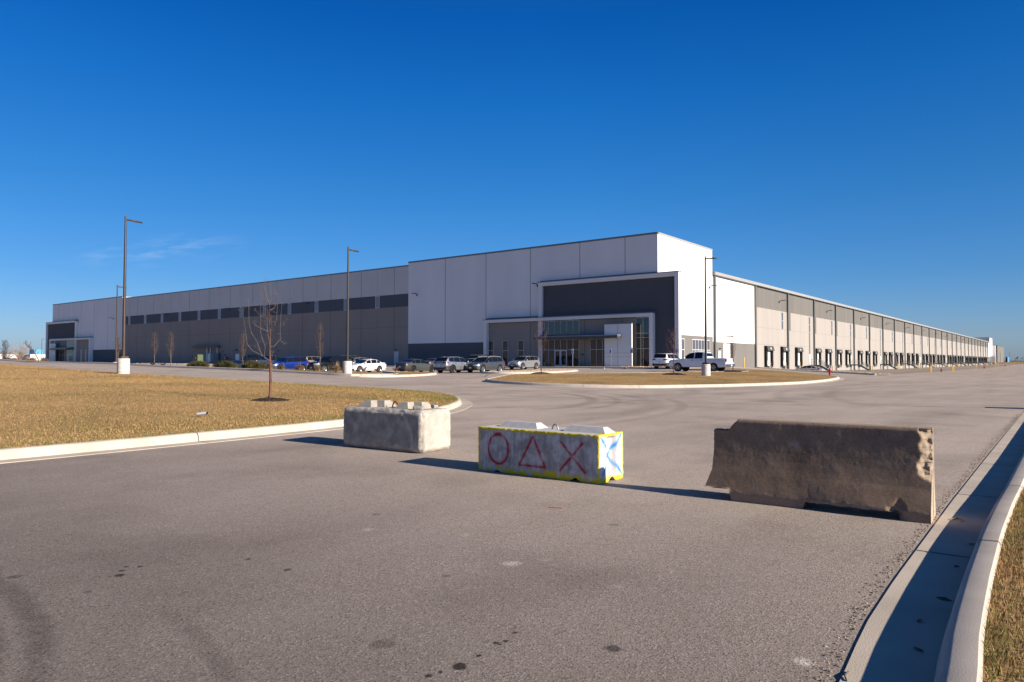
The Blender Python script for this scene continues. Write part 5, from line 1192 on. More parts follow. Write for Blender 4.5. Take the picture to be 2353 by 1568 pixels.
isl_tree(46.9, 33.4, 4.6, .62, 'bare tree before the entry glazing', 11)
isl_tree(48.48, 22.63, 3.4, .62, 'bare tree before the white pickup bonnet', 12)
isl_tree(62.05, 23.27, 3.6, .45, 'bare tree behind the pickup tailgate', 13)
for k, (y, h, lab) in enumerate(((75.2, 2.9, 'slim columnar bare tree half hidden behind the tallest lamp post'), (67.6, 3.2, 'slim columnar bare tree, left of the pair before the taupe wall'), (64.5, 3.2, 'slim columnar bare tree, right of the pair before the taupe wall'), (52.7, 3.0, 'slim columnar bare tree between two green bushes'), (42.7, 3.65, 'slim columnar bare tree before the black off-roader bonnet'))):
    vase_tree((32.3, y, G(32.3, y) + .12), h, .36, lab, 30 + k, 34, 'twig', .04, first=.24, group='columnar trees in the planting strip', columnar=True, tw=.0045)
vase_tree((60, 177.8, G(60, 177.8)), 5.0, .8, 'dark bare tree leaning right at the far left edge of the warehouse', 50, 12, 'twig', .13, (2.6, -2.6), .3, 'bare trees at the far left', tw=.018)
vase_tree((90, 298.9, G(90, 298.9)), 7.6, 1.3, 'upright dark bare tree at the far left edge of the picture', 51, 26, 'twig', .18, (.5, 0), .15, 'bare trees at the far left', tw=.03)
def wide_bare(loc, h, w_, label, seed, mat_='twig_pale', n=26):
    random.seed(seed); r = empty('bare_tree', loc); tag(r, label, 'tree', 'bare trees at the far left'); b = MB()
    for k in range(n):
        a = random.uniform(0, 6.28); sp = w_ * random.uniform(.1, 1); d = Vector((math.cos(a) * sp, math.sin(a) * sp, 0)); hh = h * random.uniform(.55, 1.0)
        q = [Vector((d.x * .08, d.y * .08, 0)), d * .35 + Vector((0, 0, hh * .35)), d * .75 + Vector((0, 0, hh * .7)), d + Vector((0, 0, hh))]; q = [jit(c, .12) for c in q]
        b.tube(q, [.09, .06, .04, .02], 4, 0, False); twigs_on(b, q, .016, 16, h * .22, .7)
    b.build('crown', M[mat_], r)
wide_bare((90, 285.4, G(90, 285)), 6.3, 4.4, 'broad pale bare tree right of the upright dark one at far left', 60, n=30)
wide_bare((88, 292, G(88, 292)), 3.6, 3.2, 'low bare thicket between the two tall bare trees at far left', 61, 'twig', 22)
wide_bare((62, 189, G(62, 189)), 1.5, 1.4, 'low bare thicket left of the brown conifers at far left', 62, 'twig_pale', 14)
def leafy(name, loc, w_, d_, h, n, mat_, label, cat, group, seed, leaf=.035, spiky=True):
    rg = np.random.default_rng(seed); 
    a = rg.uniform(0, 2*np.pi, n); q = np.sqrt(rg.uniform(0, 1, n)); t = rg.uniform(0, 1, n); bumpy = 1 + .22 * np.sin(3*a + seed) + .12 * np.sin(7*a)
    hh = h * (1 - .55 * q**2) * (.85 + .3 * rg.uniform(0, 1, n)); z = hh * t**.6
    p = np.stack([w_ * q * np.cos(a) * bumpy, d_ * q * np.sin(a) * bumpy, z], 1)
    d = np.stack([np.cos(a) * q * .9, np.sin(a) * q * .9, .5 + t * .6], 1) + rg.normal(0, .45, (n, 3)); d /= np.linalg.norm(d, axis=1, keepdims=True)
    s = np.cross(d, rg.normal(0, 1, (n, 3))); s /= np.linalg.norm(s, axis=1, keepdims=True); L = leaf * rg.uniform(.8, 2.0, n)[:, None]
    V = np.stack([p - s * leaf * .22, p + s * leaf * .22, p + d * L * 1.6], 1).reshape(-1, 3); Fq = np.arange(n * 3).reshape(-1, 3)
    o = raw(name, V, Fq, M[mat_]); o.location = loc; return tag(o, label, cat, group)
for k, (y, w_, h, lab) in enumerate(((59.7, .9, .50, 'low green yew bush, leftmost of three in the planting strip'), (55.5, .9, .55, 'low green yew bush before the dark sedan'), (51.4, .85, .58, 'low green yew bush before the dark blue pickup'))):
    leafy('yew_bush', (32.4, y, G(32.4, y) + .1), .8, w_, h, 5200, 'yew', lab, 'bush', 'yew bushes', 70 + k, .06)
leafy('conifer', (60, 182.6, G(60, 182.6)), .7, .7, 1.1, 900, 'twig_red', 'small brown conifer at far left, nearer the broad bare tree', 'bush', 'brown conifers', 76, .12)
leafy('conifer', (60, 175, G(60, 175)), .7, .7, 1.25, 900, 'twig_red', 'small brown conifer beside the far left corner of the warehouse', 'bush', 'brown conifers', 77, .12)
def tuft(loc, h, n, label, seed, spread=.55):
    rg = np.random.default_rng(seed); a = rg.uniform(0, 6.28, n); l = h * rg.uniform(.45, 1.1, n); sp = spread * h / .6 * rg.uniform(.15, 1.25, n); tall = rg.uniform(0, 1, n) < .12; l = np.where(tall, l * 1.6, l)
    x0 = rg.normal(0, .09, n); y0 = rg.normal(0, .09, n); dx = np.cos(a) * sp; dy = np.sin(a) * sp; wd = .010
    px, py = -np.sin(a) * wd, np.cos(a) * wd
    P = [np.stack([x0 + dx * t**1.6, y0 + dy * t**1.6, l * (1.45 * t - .62 * t**2.2) * (1 - .30 * t * (sp / spread))], 1) for t in (0, .35, .7, 1)]
    S_ = np.stack([px, py, np.zeros(n)], 1); rows = [np.stack([p - S_ * k, p + S_ * k], 1) for p, k in zip(P, (1, .9, .6, .15))]
    V = np.concatenate(rows, 1).reshape(-1, 3); b0 = np.arange(n)[:, None] * 8
    Fq = np.concatenate([b0 + np.array([[2*i, 2*i+1, 2*i+3, 2*i+2]]) for i in range(3)]); o = raw('ornamental_grass', V, Fq, M['strawg']); o.location = loc
    return tag(o, label, 'grass clump', 'dry ornamental grasses')
for k, (x, y, h, lab) in enumerate(((32, 48.5, .62, 'dry grass clump before the blue car bonnet'), (32, 47.0, .36, 'dry grass clump before the blue car front wheel'), (32, 44.7, .50, 'dry grass clump between the blue car and the black off-roader'), (32, 42.6, .52, 'dry grass clump before the black off-roader grille'), (31.6, 39.9, .68, 'tall dry grass clump just left of the lamp pier'), )):
    tuft((x, y, G(x, y) + .12), h, 420, lab, 80 + k)
def twiggy(loc, h, w_, label, seed):
    random.seed(seed); b = MB()
    for k in range(46):
        a = random.uniform(0, 6.28); d = Vector((math.cos(a) * w_ * random.uniform(.2, 1), math.sin(a) * w_ * random.uniform(.2, 1), h * random.uniform(.5, 1)))
        b.tube([Vector((0, 0, 0)), jit(d * .5, .03), d], [.008, .006, .004], 3, 0, False); twigs_on(b, [d * .3, d * .6, d], .004, 4, .12, .6, 3, 0)
    o = b.build('bare_shrub', M['twig_red'], None, loc=loc); return tag(o, label, 'shrub', 'bare red-brown shrubs')
for k, (x, y, h, lab) in enumerate(((36, 42.2, .42, 'bare red-brown shrub before the white sedan front wheel'), (40.8, 46.2, .32, 'small bare shrub before the white sedan rear wheel'), (42.2, 45.4, .42, 'bare shrub left of the dark grey sedan'), (44.0, 45.6, .45, 'bare shrub before the dark grey sedan rear bumper'), (32, 67.3, .26, 'tiny bare shrub left of the slim tree pair base'), (32, 65.4, .26, 'tiny bare shrub between the slim tree pair'))):
    twiggy((x, y, G(x, y) + .12), h, .42, lab, 90 + k)

# ------------------------------------------------------------------ signs, wheel stops, transformer
def parking_sign(x, y, label, hh=2.35):
    z = G(x, y) + .12; r = empty('accessible_parking_sign', (x, y, z)); tag(r, label, 'parking sign', 'accessible parking signs')
    b = MB(); b.box(-.03, .03, -.03, .03, -.1, hh - .3); b.build('post', M['galv'], r)
    b = MB(); b.box(-.045, -.033, -.16, .16, hh - .62, hh, 0); b.box(-.0485, -.0455, -.135, .135, hh - .59, hh - .24, 1)
    zc = hh - .42; w = -.051                      # wheelchair mark: head, body, wheel
    def disc(cy, cz, r0, r1, a0, a1, n=14):
        for i in range(n):
            a, c = R(a0 + (a1 - a0) * i / n), R(a0 + (a1 - a0) * (i + 1) / n)
            b.face([(w, cy + r0 * math.cos(a), cz + r0 * math.sin(a)), (w, cy + r1 * math.cos(a), cz + r1 * math.sin(a)), (w, cy + r1 * math.cos(c), cz + r1 * math.sin(c)), (w, cy + r0 * math.cos(c), cz + r0 * math.sin(c))], 0)
    disc(.02, zc + .115, .002, .026, 0, 360); disc(.0, zc - .05, .062, .085, 100, 390)
    for q in (((.03, .08), (.005, .085), (.0, -.02), (.028, -.02)), ((.02, -.02), (.02, .008), (-.07, .008), (-.07, -.02)), ((-.045, -.02), (-.07, -.02), (-.10, -.11), (-.075, -.115)), ((.02, .035), (.02, .055), (-.05, .055), (-.05, .035))):
        b.face([(w, a, zc + c) for a, c in q], 0)
    for k in range(2): b.box(-.0485, -.0455, -.11, .11, hh - .10 - k * .07, hh - .075 - k * .07, 2)
    b.build('plate', [M['white_pl'], M['blue_sign'], M['far_blue']], r)
for x, y, lab in ((77.2, 50.0, 'accessible parking sign before the entry door glazing'), (77.2, 44.4, 'accessible parking sign before the middle of the white slab wall'), (77.2, 41.5, 'accessible parking sign at the right edge of the white slab wall'), (77.2, 35.6, 'accessible parking sign behind the bare tree near the white pickup')): parking_sign(x, y, lab)
for k, (y, lab) in enumerate(((44.6, 'concrete wheel stop, left of the pair before the white slab wall'), (41.6, 'concrete wheel stop, right of the pair before the white slab wall'))):
    b = MB(); z = G(74.2, y); pr = [(-.09, 0), (.09, 0), (.06, .14), (-.06, .14)]; b.prism([(a, c) for a, c in pr], -.95, .95); o = b.build('wheel_stop', M['curb'], None, loc=(74.4, y, z)); tag(o, lab, 'wheel stop', 'concrete wheel stops')
r = empty('transformer', (76, 140.8, G(76, 140.8) + .1)); tag(r, 'green electrical transformer box on a pad before the taupe wall', 'transformer')
b = MB(); b.box(-1.2, 1.2, -1.6, 1.6, -.3, .12); b.build('pad', M['curb'], r)
b = MB(); b.bbox(-.6, .6, -1.25, .75, .12, 1.95, .04); tk = b.build('cabinet', M['green_box'], r)
b = MB(); b.box(-.605, -.603, -.27, -.25, .2, 1.9, 0); b.box(-.61, -.602, -.62, -.32, 1.1, 1.35, 1); b.build('door_label', [M['green_dark'], M['white_pl']], tk)
b = MB()
for k in range(9): b.box(-.5 + .11 * k, -.45 + .11 * k, .76, 1.25, .2, 1.8)
b.build('radiator', M['green_dark'], r)

# ------------------------------------------------------------------ vehicles
KIND = {
 'sedan': dict(L=4.80, W=1.84, H=1.45, zl=[(0,.56),(.05,.64),(.14,.70),(.4,.78),(.9,.87),(1.30,.95),(1.5,.97),(3.0,1.00),(4.1,1.04),(4.55,1.06),(4.74,1.02),(4.8,.90)],
    roof=[(1.28,.95),(1.7,1.16),(2.2,1.37),(2.55,1.435),(2.95,1.45),(3.35,1.415),(3.8,1.27),(4.2,1.11),(4.42,1.05)], wheels=(.95,3.72), R=.348, sill=.21, win=[(1.52,2.55),(2.62,3.35),(3.40,3.85)], doors=[(1.55,2.58),(2.60,3.42)]),
 'suv': dict(L=4.60, W=1.86, H=1.66, zl=[(0,.68),(.05,.78),(.13,.86),(.35,.95),(.8,1.01),(1.12,1.06),(1.3,1.08),(3.0,1.12),(4.2,1.17),(4.5,1.16),(4.57,1.05),(4.6,.92)],
    roof=[(1.10,1.06),(1.5,1.32),(1.9,1.56),(2.3,1.635),(2.8,1.66),(3.5,1.635),(4.0,1.58),(4.15,1.52),(4.35,1.32),(4.5,1.16)], wheels=(.90,3.60), R=.385, sill=.28, win=[(1.34,2.44),(2.48,3.34),(3.38,4.06)], doors=[(1.42,2.46),(2.48,3.36)]),
 'boxy': dict(L=4.70, W=1.92, H=1.78, zl=[(0,.72),(.03,.92),(.08,1.02),(.3,1.08),(.9,1.12),(1.30,1.15),(1.5,1.16),(3.0,1.18),(4.3,1.20),(4.62,1.20),(4.67,1.1),(4.7,.95)],
    roof=[(1.30,1.15),(1.65,1.45),(1.95,1.68),(2.2,1.75),(2.8,1.78),(3.8,1.76),(4.25,1.73),(4.42,1.66),(4.55,1.40),(4.64,1.20)], wheels=(.93,3.72), R=.395, sill=.30, win=[(1.53,2.54),(2.58,3.52),(3.57,4.28)], doors=[(1.52,2.55),(2.58,3.52)]),
 'pickup': dict(L=5.85, W=2.02, H=1.94, zl=[(0,.82),(.04,1.0),(.10,1.08),(.35,1.14),(1.0,1.19),(1.48,1.22),(1.65,1.24),(3.0,1.25),(3.88,1.27),(4.0,1.30),(5.7,1.30),(5.82,1.29),(5.85,1.22)],
    roof=[(1.46,1.22),(1.85,1.55),(2.2,1.80),(2.5,1.90),(3.0,1.94),(3.5,1.92),(3.68,1.87),(3.84,1.55),(3.94,1.28)], wheels=(1.02,4.60), R=.405, sill=.44, win=[(1.72,2.66),(2.76,3.52)], doors=[(1.66,2.70),(2.72,3.66)]),
}
def interp(t, x): 
    return float(np.interp(x, [a for a, b in t], [b for a, b in t]))
def lerp(a, b, t): return (a[0] + (b[0] - a[0]) * t, a[1] + (b[1] - a[1]) * t)
def car(kind, pm, loc, rz, label, cat, group, clad=None, rim='rim', grille='plastic', rails=None, scale=1., plate=True, low=None, roofm=None):
    K = KIND[kind]; L, Wd, H, sill, Rw = K['L'], K['W'], K['H'], K['sill'], K['R']; zl, roof, wh = K['zl'], K['roof'], K['wheels']
    r = empty(cat.replace(' ', '_'), loc, rz); r.scale = (scale,) * 3; tag(r, label, cat, group)
    x0r, x1r = roof[0][0], roof[-1][0]; Ra = Rw + .055
    def hw(x):
        w = Wd / 2
        f = np.interp(x, [0, .04, .12, .28, .55, 1.0, L - .8, L - .35, L - .14, L - .05, L], [.60, .74, .87, .95, .985, 1, 1, .985, .95, .88, .72])
        if kind == 'pickup': f = np.interp(x, [0, .04, .12, .3, .6, 1.0, L - .3, L - .06, L], [.74, .85, .93, .97, .99, 1, 1, .985, .94])
        return w * f
    def zb(x):
        z = sill + .05 * np.interp(x, [0, .35, .6, L - .6, L - .2, L], [1.6, .6, 0, 0, .8, 1.8])
        for c in wh:
            if abs(x - c) < Ra: z = max(z, Rw + math.sqrt(max(0, Ra**2 - (x - c)**2)) * 1.0)
        return z
    def sec(x):
        w = hw(x); b = zb(x); l = interp(zl, x); zr = interp(roof, x) if x0r < x < x1r else l
        h = max(0, zr - l); t = min(1, h / .30); m = max(b + .05, .36 * l + .30)
        p1 = (w - .10, b); p2 = (w - .02, b + .03); p3 = (w, max(b + .06, m)); p4 = (w - .015, max(b + .08, l - .14)); p5 = (w - .055, max(b + .09, l - .02))
        hood6 = (w - .17, l + .018); cab6 = (w - .06 - .30 * h, l + h * .93)
        p6 = lerp(hood6, cab6, t) if h > 0 else hood6
        hood7 = (w * .55, l + .032); cab7 = (max(.2, w - .06 - .30 * h - .15), l + h * .985 + .005); p7 = lerp(hood7, cab7, t) if h > 0 else hood7
        p8 = (0, lerp((0, l + .04), (0, zr + .012), t)[1])
        if kind == 'pickup' and x > 3.98: p6, p7, p8 = (w - .10, l), (w - .14, l - .005), (0, l - .006)
        return [(0, b), p1, p2, p3, p4, p5, p6, p7, p8]
    st = sorted(set([0, .02, .05, .09, .14, .2, .28, .4, .55] + [round(q, 3) for q in np.arange(.6, L - .55, .12)] + [L - .55, L - .4, L - .28, L - .2, L - .14, L - .09, L - .05, L - .02, L]
        + [round(c + Ra * q, 3) for c in wh for q in (-1, -.98, -.9, -.75, -.55, -.3, 0, .3, .55, .75, .9, .98, 1)] + [round(a, 3) for a, _ in roof]))
    X = lambda x: x - L / 2
    b = MB(); rows = []
    for x in st:
        s = sec(x); rows.append([(X(x), y, z) for y, z in s] + [(X(x), -y, z) for y, z in s[-2:0:-1]])
    n = len(rows[0]); b.grid(rows, 0, True); b.face(rows[0][::-1]); b.face(rows[-1])
    # lower cladding faces by material
    if clad:
        for i, f in enumerate(b.f):
            if len(f) == 4 and (f[1] - f[0]) in (1, -1):
                j = f[0] % n
                if j in (1, 2, n - 3, n - 2): b.m[i] = 1
    body = b.build('body', [pm, M[clad] if clad else pm], r, 32)
    def surf(x, u, side, off):
        "point on the side between belt (u=0) and roof edge (u=1)"
        s = sec(x); y, z = lerp(s[5], s[6], u); return (X(x), side * (y + off), z)
    def side_at(x, z):
        s = sec(x); return float(np.interp(z, [q[1] for q in s[1:6]], [q[0] for q in s[1:6]]))
    for sd in (-1, 1):
        for a, c in K['win']:
            g = MB(); xs = np.linspace(a, c, 7); xs = [x for x in xs if interp(roof, x) - interp(zl, x) > .10]
            if len(xs) < 2: continue
            g.grid([[surf(x, u, sd, .010) for u in (.05, .5, .95)] for x in xs]); g.build('side_window', M['carglass'], r, 50)
        for a, c in K['doors']:
            d = MB(); xs = np.linspace(a + .012, c - .012, 8); rows = []
            for x in xs:
                lo = max(zb(x) + .07, sill + .10); hi = interp(zl, x) - .03; rows.append([(X(x), sd * (side_at(x, z) + .006), z) for z in np.linspace(lo, hi, 6)])
            d.grid(rows); do = d.build('door', pm, r, 40)
            hh = MB(); zc = interp(zl, c) - .14; y = side_at(c - .2, zc) + .015; hh.bbox(X(c - .30), X(c - .10), sd * y - .018, sd * y + .018, zc - .018, zc + .018, .008); hh.build('handle', M['plastic'] if kind == 'pickup' or clad else pm, do)
        for gx in sorted(set([q for dd in K['doors'] for q in dd])):
            pass
        mr_ = MB(); x = K['doors'][0][0] + .10; y = hw(x) + .09; z = interp(zl, x) + .07; mr_.bbox(X(x) - .07, X(x) + .07, sd * y - .10, sd * y + .10, z - .075, z + .075, .035); mr_.build('mirror', M['plastic'] if grille == 'plastic2' else pm, r, 50)
        # lamps
        hl = MB(); z1 = interp(zl, .18) - .04; hgt = .13 if kind in ('sedan', 'suv') else .20; rows = []
        for x in (.02, .05, .09, .14, .2, .28, .38 if kind != 'pickup' else .30): rows.append([(X(x) - .012, sd * (side_at(x, z) + .008), z) for z in (z1 - hgt - .02 * 0, z1 - hgt / 2, z1 - .01)])
        rows.insert(0, [(X(0) - .012, sd * hw(0) * .62, q[2]) for q in rows[0]]); hl.grid(rows); hl.build('headlight', M['headlamp'], r, 60)
        tl = MB(); zt = interp(zl, L - .25) - .05; hgt = {'sedan': .10, 'suv': .13, 'boxy': .15, 'pickup': .30}[kind]; rows = []
        for x in ([L - .42, L - .3, L - .2, L - .14, L - .09, L - .05, L - .01] if kind != 'pickup' else [L - .10, L - .06, L - .03, L - .01]): rows.append([(X(x) + .010, sd * (side_at(x, z) + .008), z) for z in (zt - hgt, zt - hgt / 2, zt)])
        rows.append([(X(L) + .014, sd * hw(L) * (.70 if kind != 'pickup' else .86), q[2]) for q in rows[-1]]); tl.grid(rows); tl.build('taillight', M['tail'], r, 60)
    # windscreen and rear glass follow the roof line
    def screen(xs, name, sgn):
        g = MB(); rows = []
        for x in xs:
            s = sec(x); y6, z6 = s[6]; y7, z7 = s[7]; z8 = s[8][1]; w_ = y6 - .05
            row = []
            for q in np.linspace(-1, 1, 7):
                yy = q * w_; zz = float(np.interp(abs(yy), [0, y7, y6], [z8, z7, z6])); row.append((X(x) + sgn * .014, yy, zz + .010))
            rows.append(row)
        g.grid(rows); g.build(name, M['carglass'], r, 50)
    wf = [q for q in np.linspace(x0r + .06, roof[2][0] - .03, 6)]; screen(wf, 'windscreen', -1)
    k0 = {'sedan': -4, 'suv': -4, 'boxy': -4, 'pickup': -3}[kind]; screen(np.linspace(roof[k0][0] + .05, x1r - .05, 6), 'rear_window', 1)
    # front: grille, bumper, plate
    g = MB(); gw = hw(0) * (.92 if kind != 'pickup' else .90); zt = interp(zl, .04) - .07; zb_ = sill + .30 if kind != 'pickup' else .66
    g.bbox(X(0) - .03, X(0) + .03, -gw, gw, zb_, zt, .02); g.build('grille', M['plastic'] if kind != 'pickup' else M['chrome'], r, 40)
    g = MB(); rows = []
    for x in (0, .04, .12, .28): rows.append([(X(x) - .02, y, z) for y, z in ((hw(x) * 1.0, sill + .06), (hw(x) + .010, sill + .16), (hw(x) + .006, sill + .24))])
    for sd in (1, -1): g.grid([[(a, sd * y, z) for a, y, z in q] for q in rows])
    g.box(X(0) - .022, X(0) - .001, -hw(0), hw(0), sill + .06, sill + .24); g.build('front_bumper', M['chrome'] if kind == 'pickup' else M['plastic'], r)
    g = MB(); zt2 = sill + (.30 if kind in ('suv', 'boxy') else .22)
    if kind == 'pickup': g.bbox(X(L) - .02, X(L) + .16, -Wd / 2 * .95, Wd / 2 * .95, sill + .10, sill + .32, .05)
    else:
        for sd in (1, -1): g.grid([[(X(x) + .02, sd * (hw(x) + .008), z) for z in (sill + .12, zt2 - .06, zt2)] for x in (L - .4, L - .2, L - .1, L - .04, L)])
        g.box(X(L) + .005, X(L) + .025, -hw(L), hw(L), sill + .10, zt2)
    g.build('rear_bumper', M['chrome'] if kind == 'pickup' else M['plastic'], r, 40)
    if plate:
        zp = sill + .50 if kind != 'pickup' else .62
        for nm, xx, zz in (('number_plate', X(L) + (.03 if kind != 'pickup' else .165), zp if kind != 'sedan' else .62), ('number_plate', X(0) - (.035 if kind != 'pickup' else .036), sill + .24)):
            g = MB(); g.box(xx - .006, xx + .006, -.155, .155, zz - .07, zz + .07); g.build(nm, M['plate'], r)
    # underbody fills the tunnel between the arches
    g = MB(); g.box(X(.25), X(L - .25), -(Wd / 2 - .27), Wd / 2 - .27, sill - .02, sill + .45); g.build('underbody', M['plastic'], r)
    for c in wh:
        for sd in (-1, 1):
            yo = Wd / 2 - .015; tw = .22; t = MB(); y = lambda a: sd * (yo - a)
            t.lathe([(Rw * .62, y(.012)), (Rw * .80, y(.0)), (Rw * .93, y(.006)), (Rw, y(.04)), (Rw, y(tw - .04)), (Rw * .9, y(tw)), (.05, y(tw))], 28, 0, X(c), Rw, 'y'); wo = t.build('wheel', M['tyre'], r, 40)
            t = MB(); t.lathe([(.03, y(.006)), (.065, y(.012)), (.07, y(.05)), (Rw * .56, y(.075)), (Rw * .60, y(.02)), (Rw * .65, y(.006))], 28, 0, X(c), Rw, 'y')
            ns = 5 if kind == 'pickup' else 10
            dk = MB(); dk.lathe([(.02, y(.072)), (Rw * .57, y(.066))], 24, 0, X(c), Rw, 'y')
            t2 = MB(); t2.lathe([(Rw * .57, y(.07)), (Rw * .59, y(.015)), (Rw * .66, y(.004))], 28, 0, X(c), Rw, 'y'); t2.lathe([(.001, y(.010)), (.055, y(.012)), (.06, y(.05))], 14, 0, X(c), Rw, 'y')
            for k in range(ns):
                a = 2 * math.pi * k / ns + .3; w0, w1 = (.045, .035) if ns == 5 else (.020, .022); ca, sa = math.cos(a), math.sin(a); q = []
                for rr, ww, dd in ((.04, w0, .018), (Rw * .60, w1, .016)): q += [(X(c) + rr * ca - ww * sa, y(dd), Rw + rr * sa + ww * ca), (X(c) + rr * ca + ww * sa, y(dd), Rw + rr * sa - ww * ca)]
                t2.face([q[0], q[1], q[3], q[2]])
            ro = t2.build('rim', M[rim], wo, 40); dk.build('brake_disc', M['plastic'], wo)
    if rails:
        g = MB()
        for sd in (-1, 1):
            pts = []
            for x in np.linspace(roof[2][0] + .1, roof[-4][0] - .05, 7): s = sec(x); pts.append((X(x), sd * (s[6][0] - .06), s[6][1] + .07))
            pts = [(pts[0][0] - .05, pts[0][1], pts[0][2] - .06)] + pts + [(pts[-1][0] + .05, pts[-1][1], pts[-1][2] - .06)]; g.tube(pts, .020, 6)
        g.build('roof_rail', M[rails], r, 50)
    if kind in ('suv', 'sedan'):
        g = MB(); xf = roof[-4][0] - .12; s = sec(xf); g.prism([(X(xf) - .09, s[8][1]), (X(xf) + .07, s[8][1] - .01), (X(xf) + .06, s[8][1] + .065), (X(xf) + .0, s[8][1] + .05)], -.02, .02); g.build('antenna_fin', pm, r)
    if kind == 'pickup':
        g = MB(); g.box(X(4.02), X(5.76), -.80, .80, 1.290, 1.304); g.build('bed_liner', M['plastic'], r)
        g = MB(); g.box(X(L) + .003, X(L) + .012, -.74, .74, .86, 1.24, 0); g.box(X(L) + .0125, X(L) + .02, -.10, .10, 1.08, 1.15, 1); g.build('tailgate', [pm, M['plastic']], r)
    return r
PM = dict(navy=paint('dark_navy_paint', (.010, .014, .022)), steel=paint('dark_blue_paint', (.018, .030, .062)), blue=paint('vivid_blue_paint', (.004, .022, .17), .3), tan=paint('beige_paint', (.24, .20, .16)),
          white=paint('white_paint', (.72, .72, .72), 0), black=mat('black_paint', (.005, .005, .006), .3, .04, .8, spec=.15, coat=.12), green=paint('dark_green_paint', (.06, .065, .05)), silver=paint('silver_paint', (.34, .35, .36), .75), silver2=paint('bright_silver_paint', (.40, .41, .43), .7),
          dgrey=paint('grey_green_paint', (.085, .088, .080), .5), grey=paint('slate_grey_paint', (.085, .09, .10), .6), brown=paint('dark_brown_paint', (.035, .030, .025)), bgrey=paint('blue_grey_paint', (.24, .26, .31), .7))
GC = 'cars parked before the warehouse'
TOR = 0.0; AWAY = math.pi; LEFT = -math.pi / 2            # nose towards the drive, nose to the building, nose to the left
def place(kind, paint_, x, y, rz, label, cat, dz=0, **k):
    return car(kind, PM[paint_], (x, y, G(x, y) + dz), rz, label, cat, GC, **k)
place('sedan', 'navy', 48.9, 81.2, TOR, 'dark navy sedan half hidden behind the low green bushes', 'sedan', -.05)
place('pickup', 'steel', 58.4, 88.2, AWAY, 'dark blue pickup truck, tail toward the drive, behind the young lawn tree', 'pickup truck')
place('suv', 'blue', 45.7, 66.0, TOR, 'bright blue crossover with black wheel arches, nose toward the drive', 'car', clad='plastic', rim='rim')
place('boxy', 'tan', 65.0, 87.0, AWAY, 'beige off-roader whose rear window shows above the blue crossover roof', 'car')
place('suv', 'white', 62.8, 82.3, TOR, 'white car whose roof shows between the blue crossover and the black off-roader', 'car')
place('boxy', 'black', 47.2, 60.7, TOR, 'black off-roader with grey wheel arches, left of the lamp pier', 'car', clad='plastic')
place('suv', 'green', 64.4, 79.3, TOR, 'dark green wagon whose roof rails show above the black off-roader', 'car', .25, rails='plastic')
place('suv', 'silver2', 60.9, 73.3, TOR, 'silver wagon whose roof shows behind the white sedan', 'car')
place('sedan', 'white', 51.3, 60.0, TOR, 'white sedan right of the round lamp pier', 'sedan')
place('sedan', 'dgrey', 53.6, 54.4, AWAY, 'dark grey-green sedan, tail with red lamps toward the drive', 'sedan', rim='rim_dk')
place('sedan', 'grey', 65.4, 62.6, AWAY, 'grey sedan half hidden between the dark grey sedan and the silver crossover', 'sedan')
place('suv', 'silver', 53.4, 48.7, AWAY, 'silver crossover with red tail lamps and black sills, tail toward the drive', 'car', clad='plastic', rim='rim_dk')
place('boxy', 'brown', 70.6, 60.7, TOR, 'dark brown off-roader whose roof rises behind the slate grey crossover', 'car', .05, rails='plastic')
place('sedan', 'silver', 64.2, 55.9, TOR, 'silver sedan seen in the gap behind the slate grey crossover windscreen', 'sedan')
place('suv', 'grey', 56.0, 46.9, TOR, 'slate grey crossover with dark wheel arches before the dark slate wainscot', 'car', clad='dkgrey', rails='coping_l')
place('suv', 'silver2', 69.3, 51.9, TOR, 'silver crossover parked before the entry glazing, behind the gravel bed', 'car')
place('boxy', 'white', 75.4, 35.8, AWAY, 'white large car, dark rear window toward the drive, behind the white pickup', 'car', clad='plastic')
place('pickup', 'white', 65.3, 27.7, LEFT, 'white crew cab pickup parked sideways behind the grass island', 'pickup truck', rim='rim')
car('sedan', PM['bgrey'], (131.5, 36.0, G(131.5, 36) + .0), LEFT, 'silver-blue sedan parked low by the first dock doors', 'sedan', GC)

# ------------------------------------------------------------------ far things
def far_house(name, loc, dims, wall, trim, label, cat, rz=0, trim_h=1.0, bays=0, group=None, h0=-6):
    r = empty(name, loc, rz); tag(r, label, cat, group); w_, d_, h = dims
    b = MB(); b.box(0, w_, 0, d_, h0, h); b.build('wall', M[wall], r)
    b = MB(); b.box(-.3, w_ + .3, -.3, d_ + .3, h + .004, h + trim_h); b.build('roof', M[trim], r)
    for k in range(bays):
        x = w_ * (k + .5) / bays; b = MB(); b.box(x - w_ / bays * .3, x + w_ / bays * .3, -.05, -.003, .3, h * .7); b.build('dock_opening', M['cab_grey'], r)
    return r
far_house('grey_warehouse', (771, 47.4, -1), (90, 70, 16.3), 'far_grey', 'coping', 'grey block wall beyond the far right end of the warehouse', 'building', 0, .3)
far_house('glass_office', (560, 1690, 0), (16, 26, 22.5), 'far_blue', 'far_blue', 'far blue glass office block at the left horizon', 'building', 0, 1.2)
for k, (x, y, rz, L_, h, tr, lab) in enumerate(((120, 520, -5, 36, 4.0, 'far_red', 'far white shed with a red roof edge, nearest the left picture edge'), (163, 500, -5, 30, 4.4, 'far_red', 'far white shed with a red roof edge behind the broad bare tree'), (188, 480, -5, 24, 3.6, 'far_white', 'far plain white shed nearest the warehouse corner at left'))):
    far_house('far_shed', (x, y, -.5), (L_, 20, h), 'far_white', tr, lab, 'shed', R(rz), .55, 6, 'white sheds at the left horizon', -3)
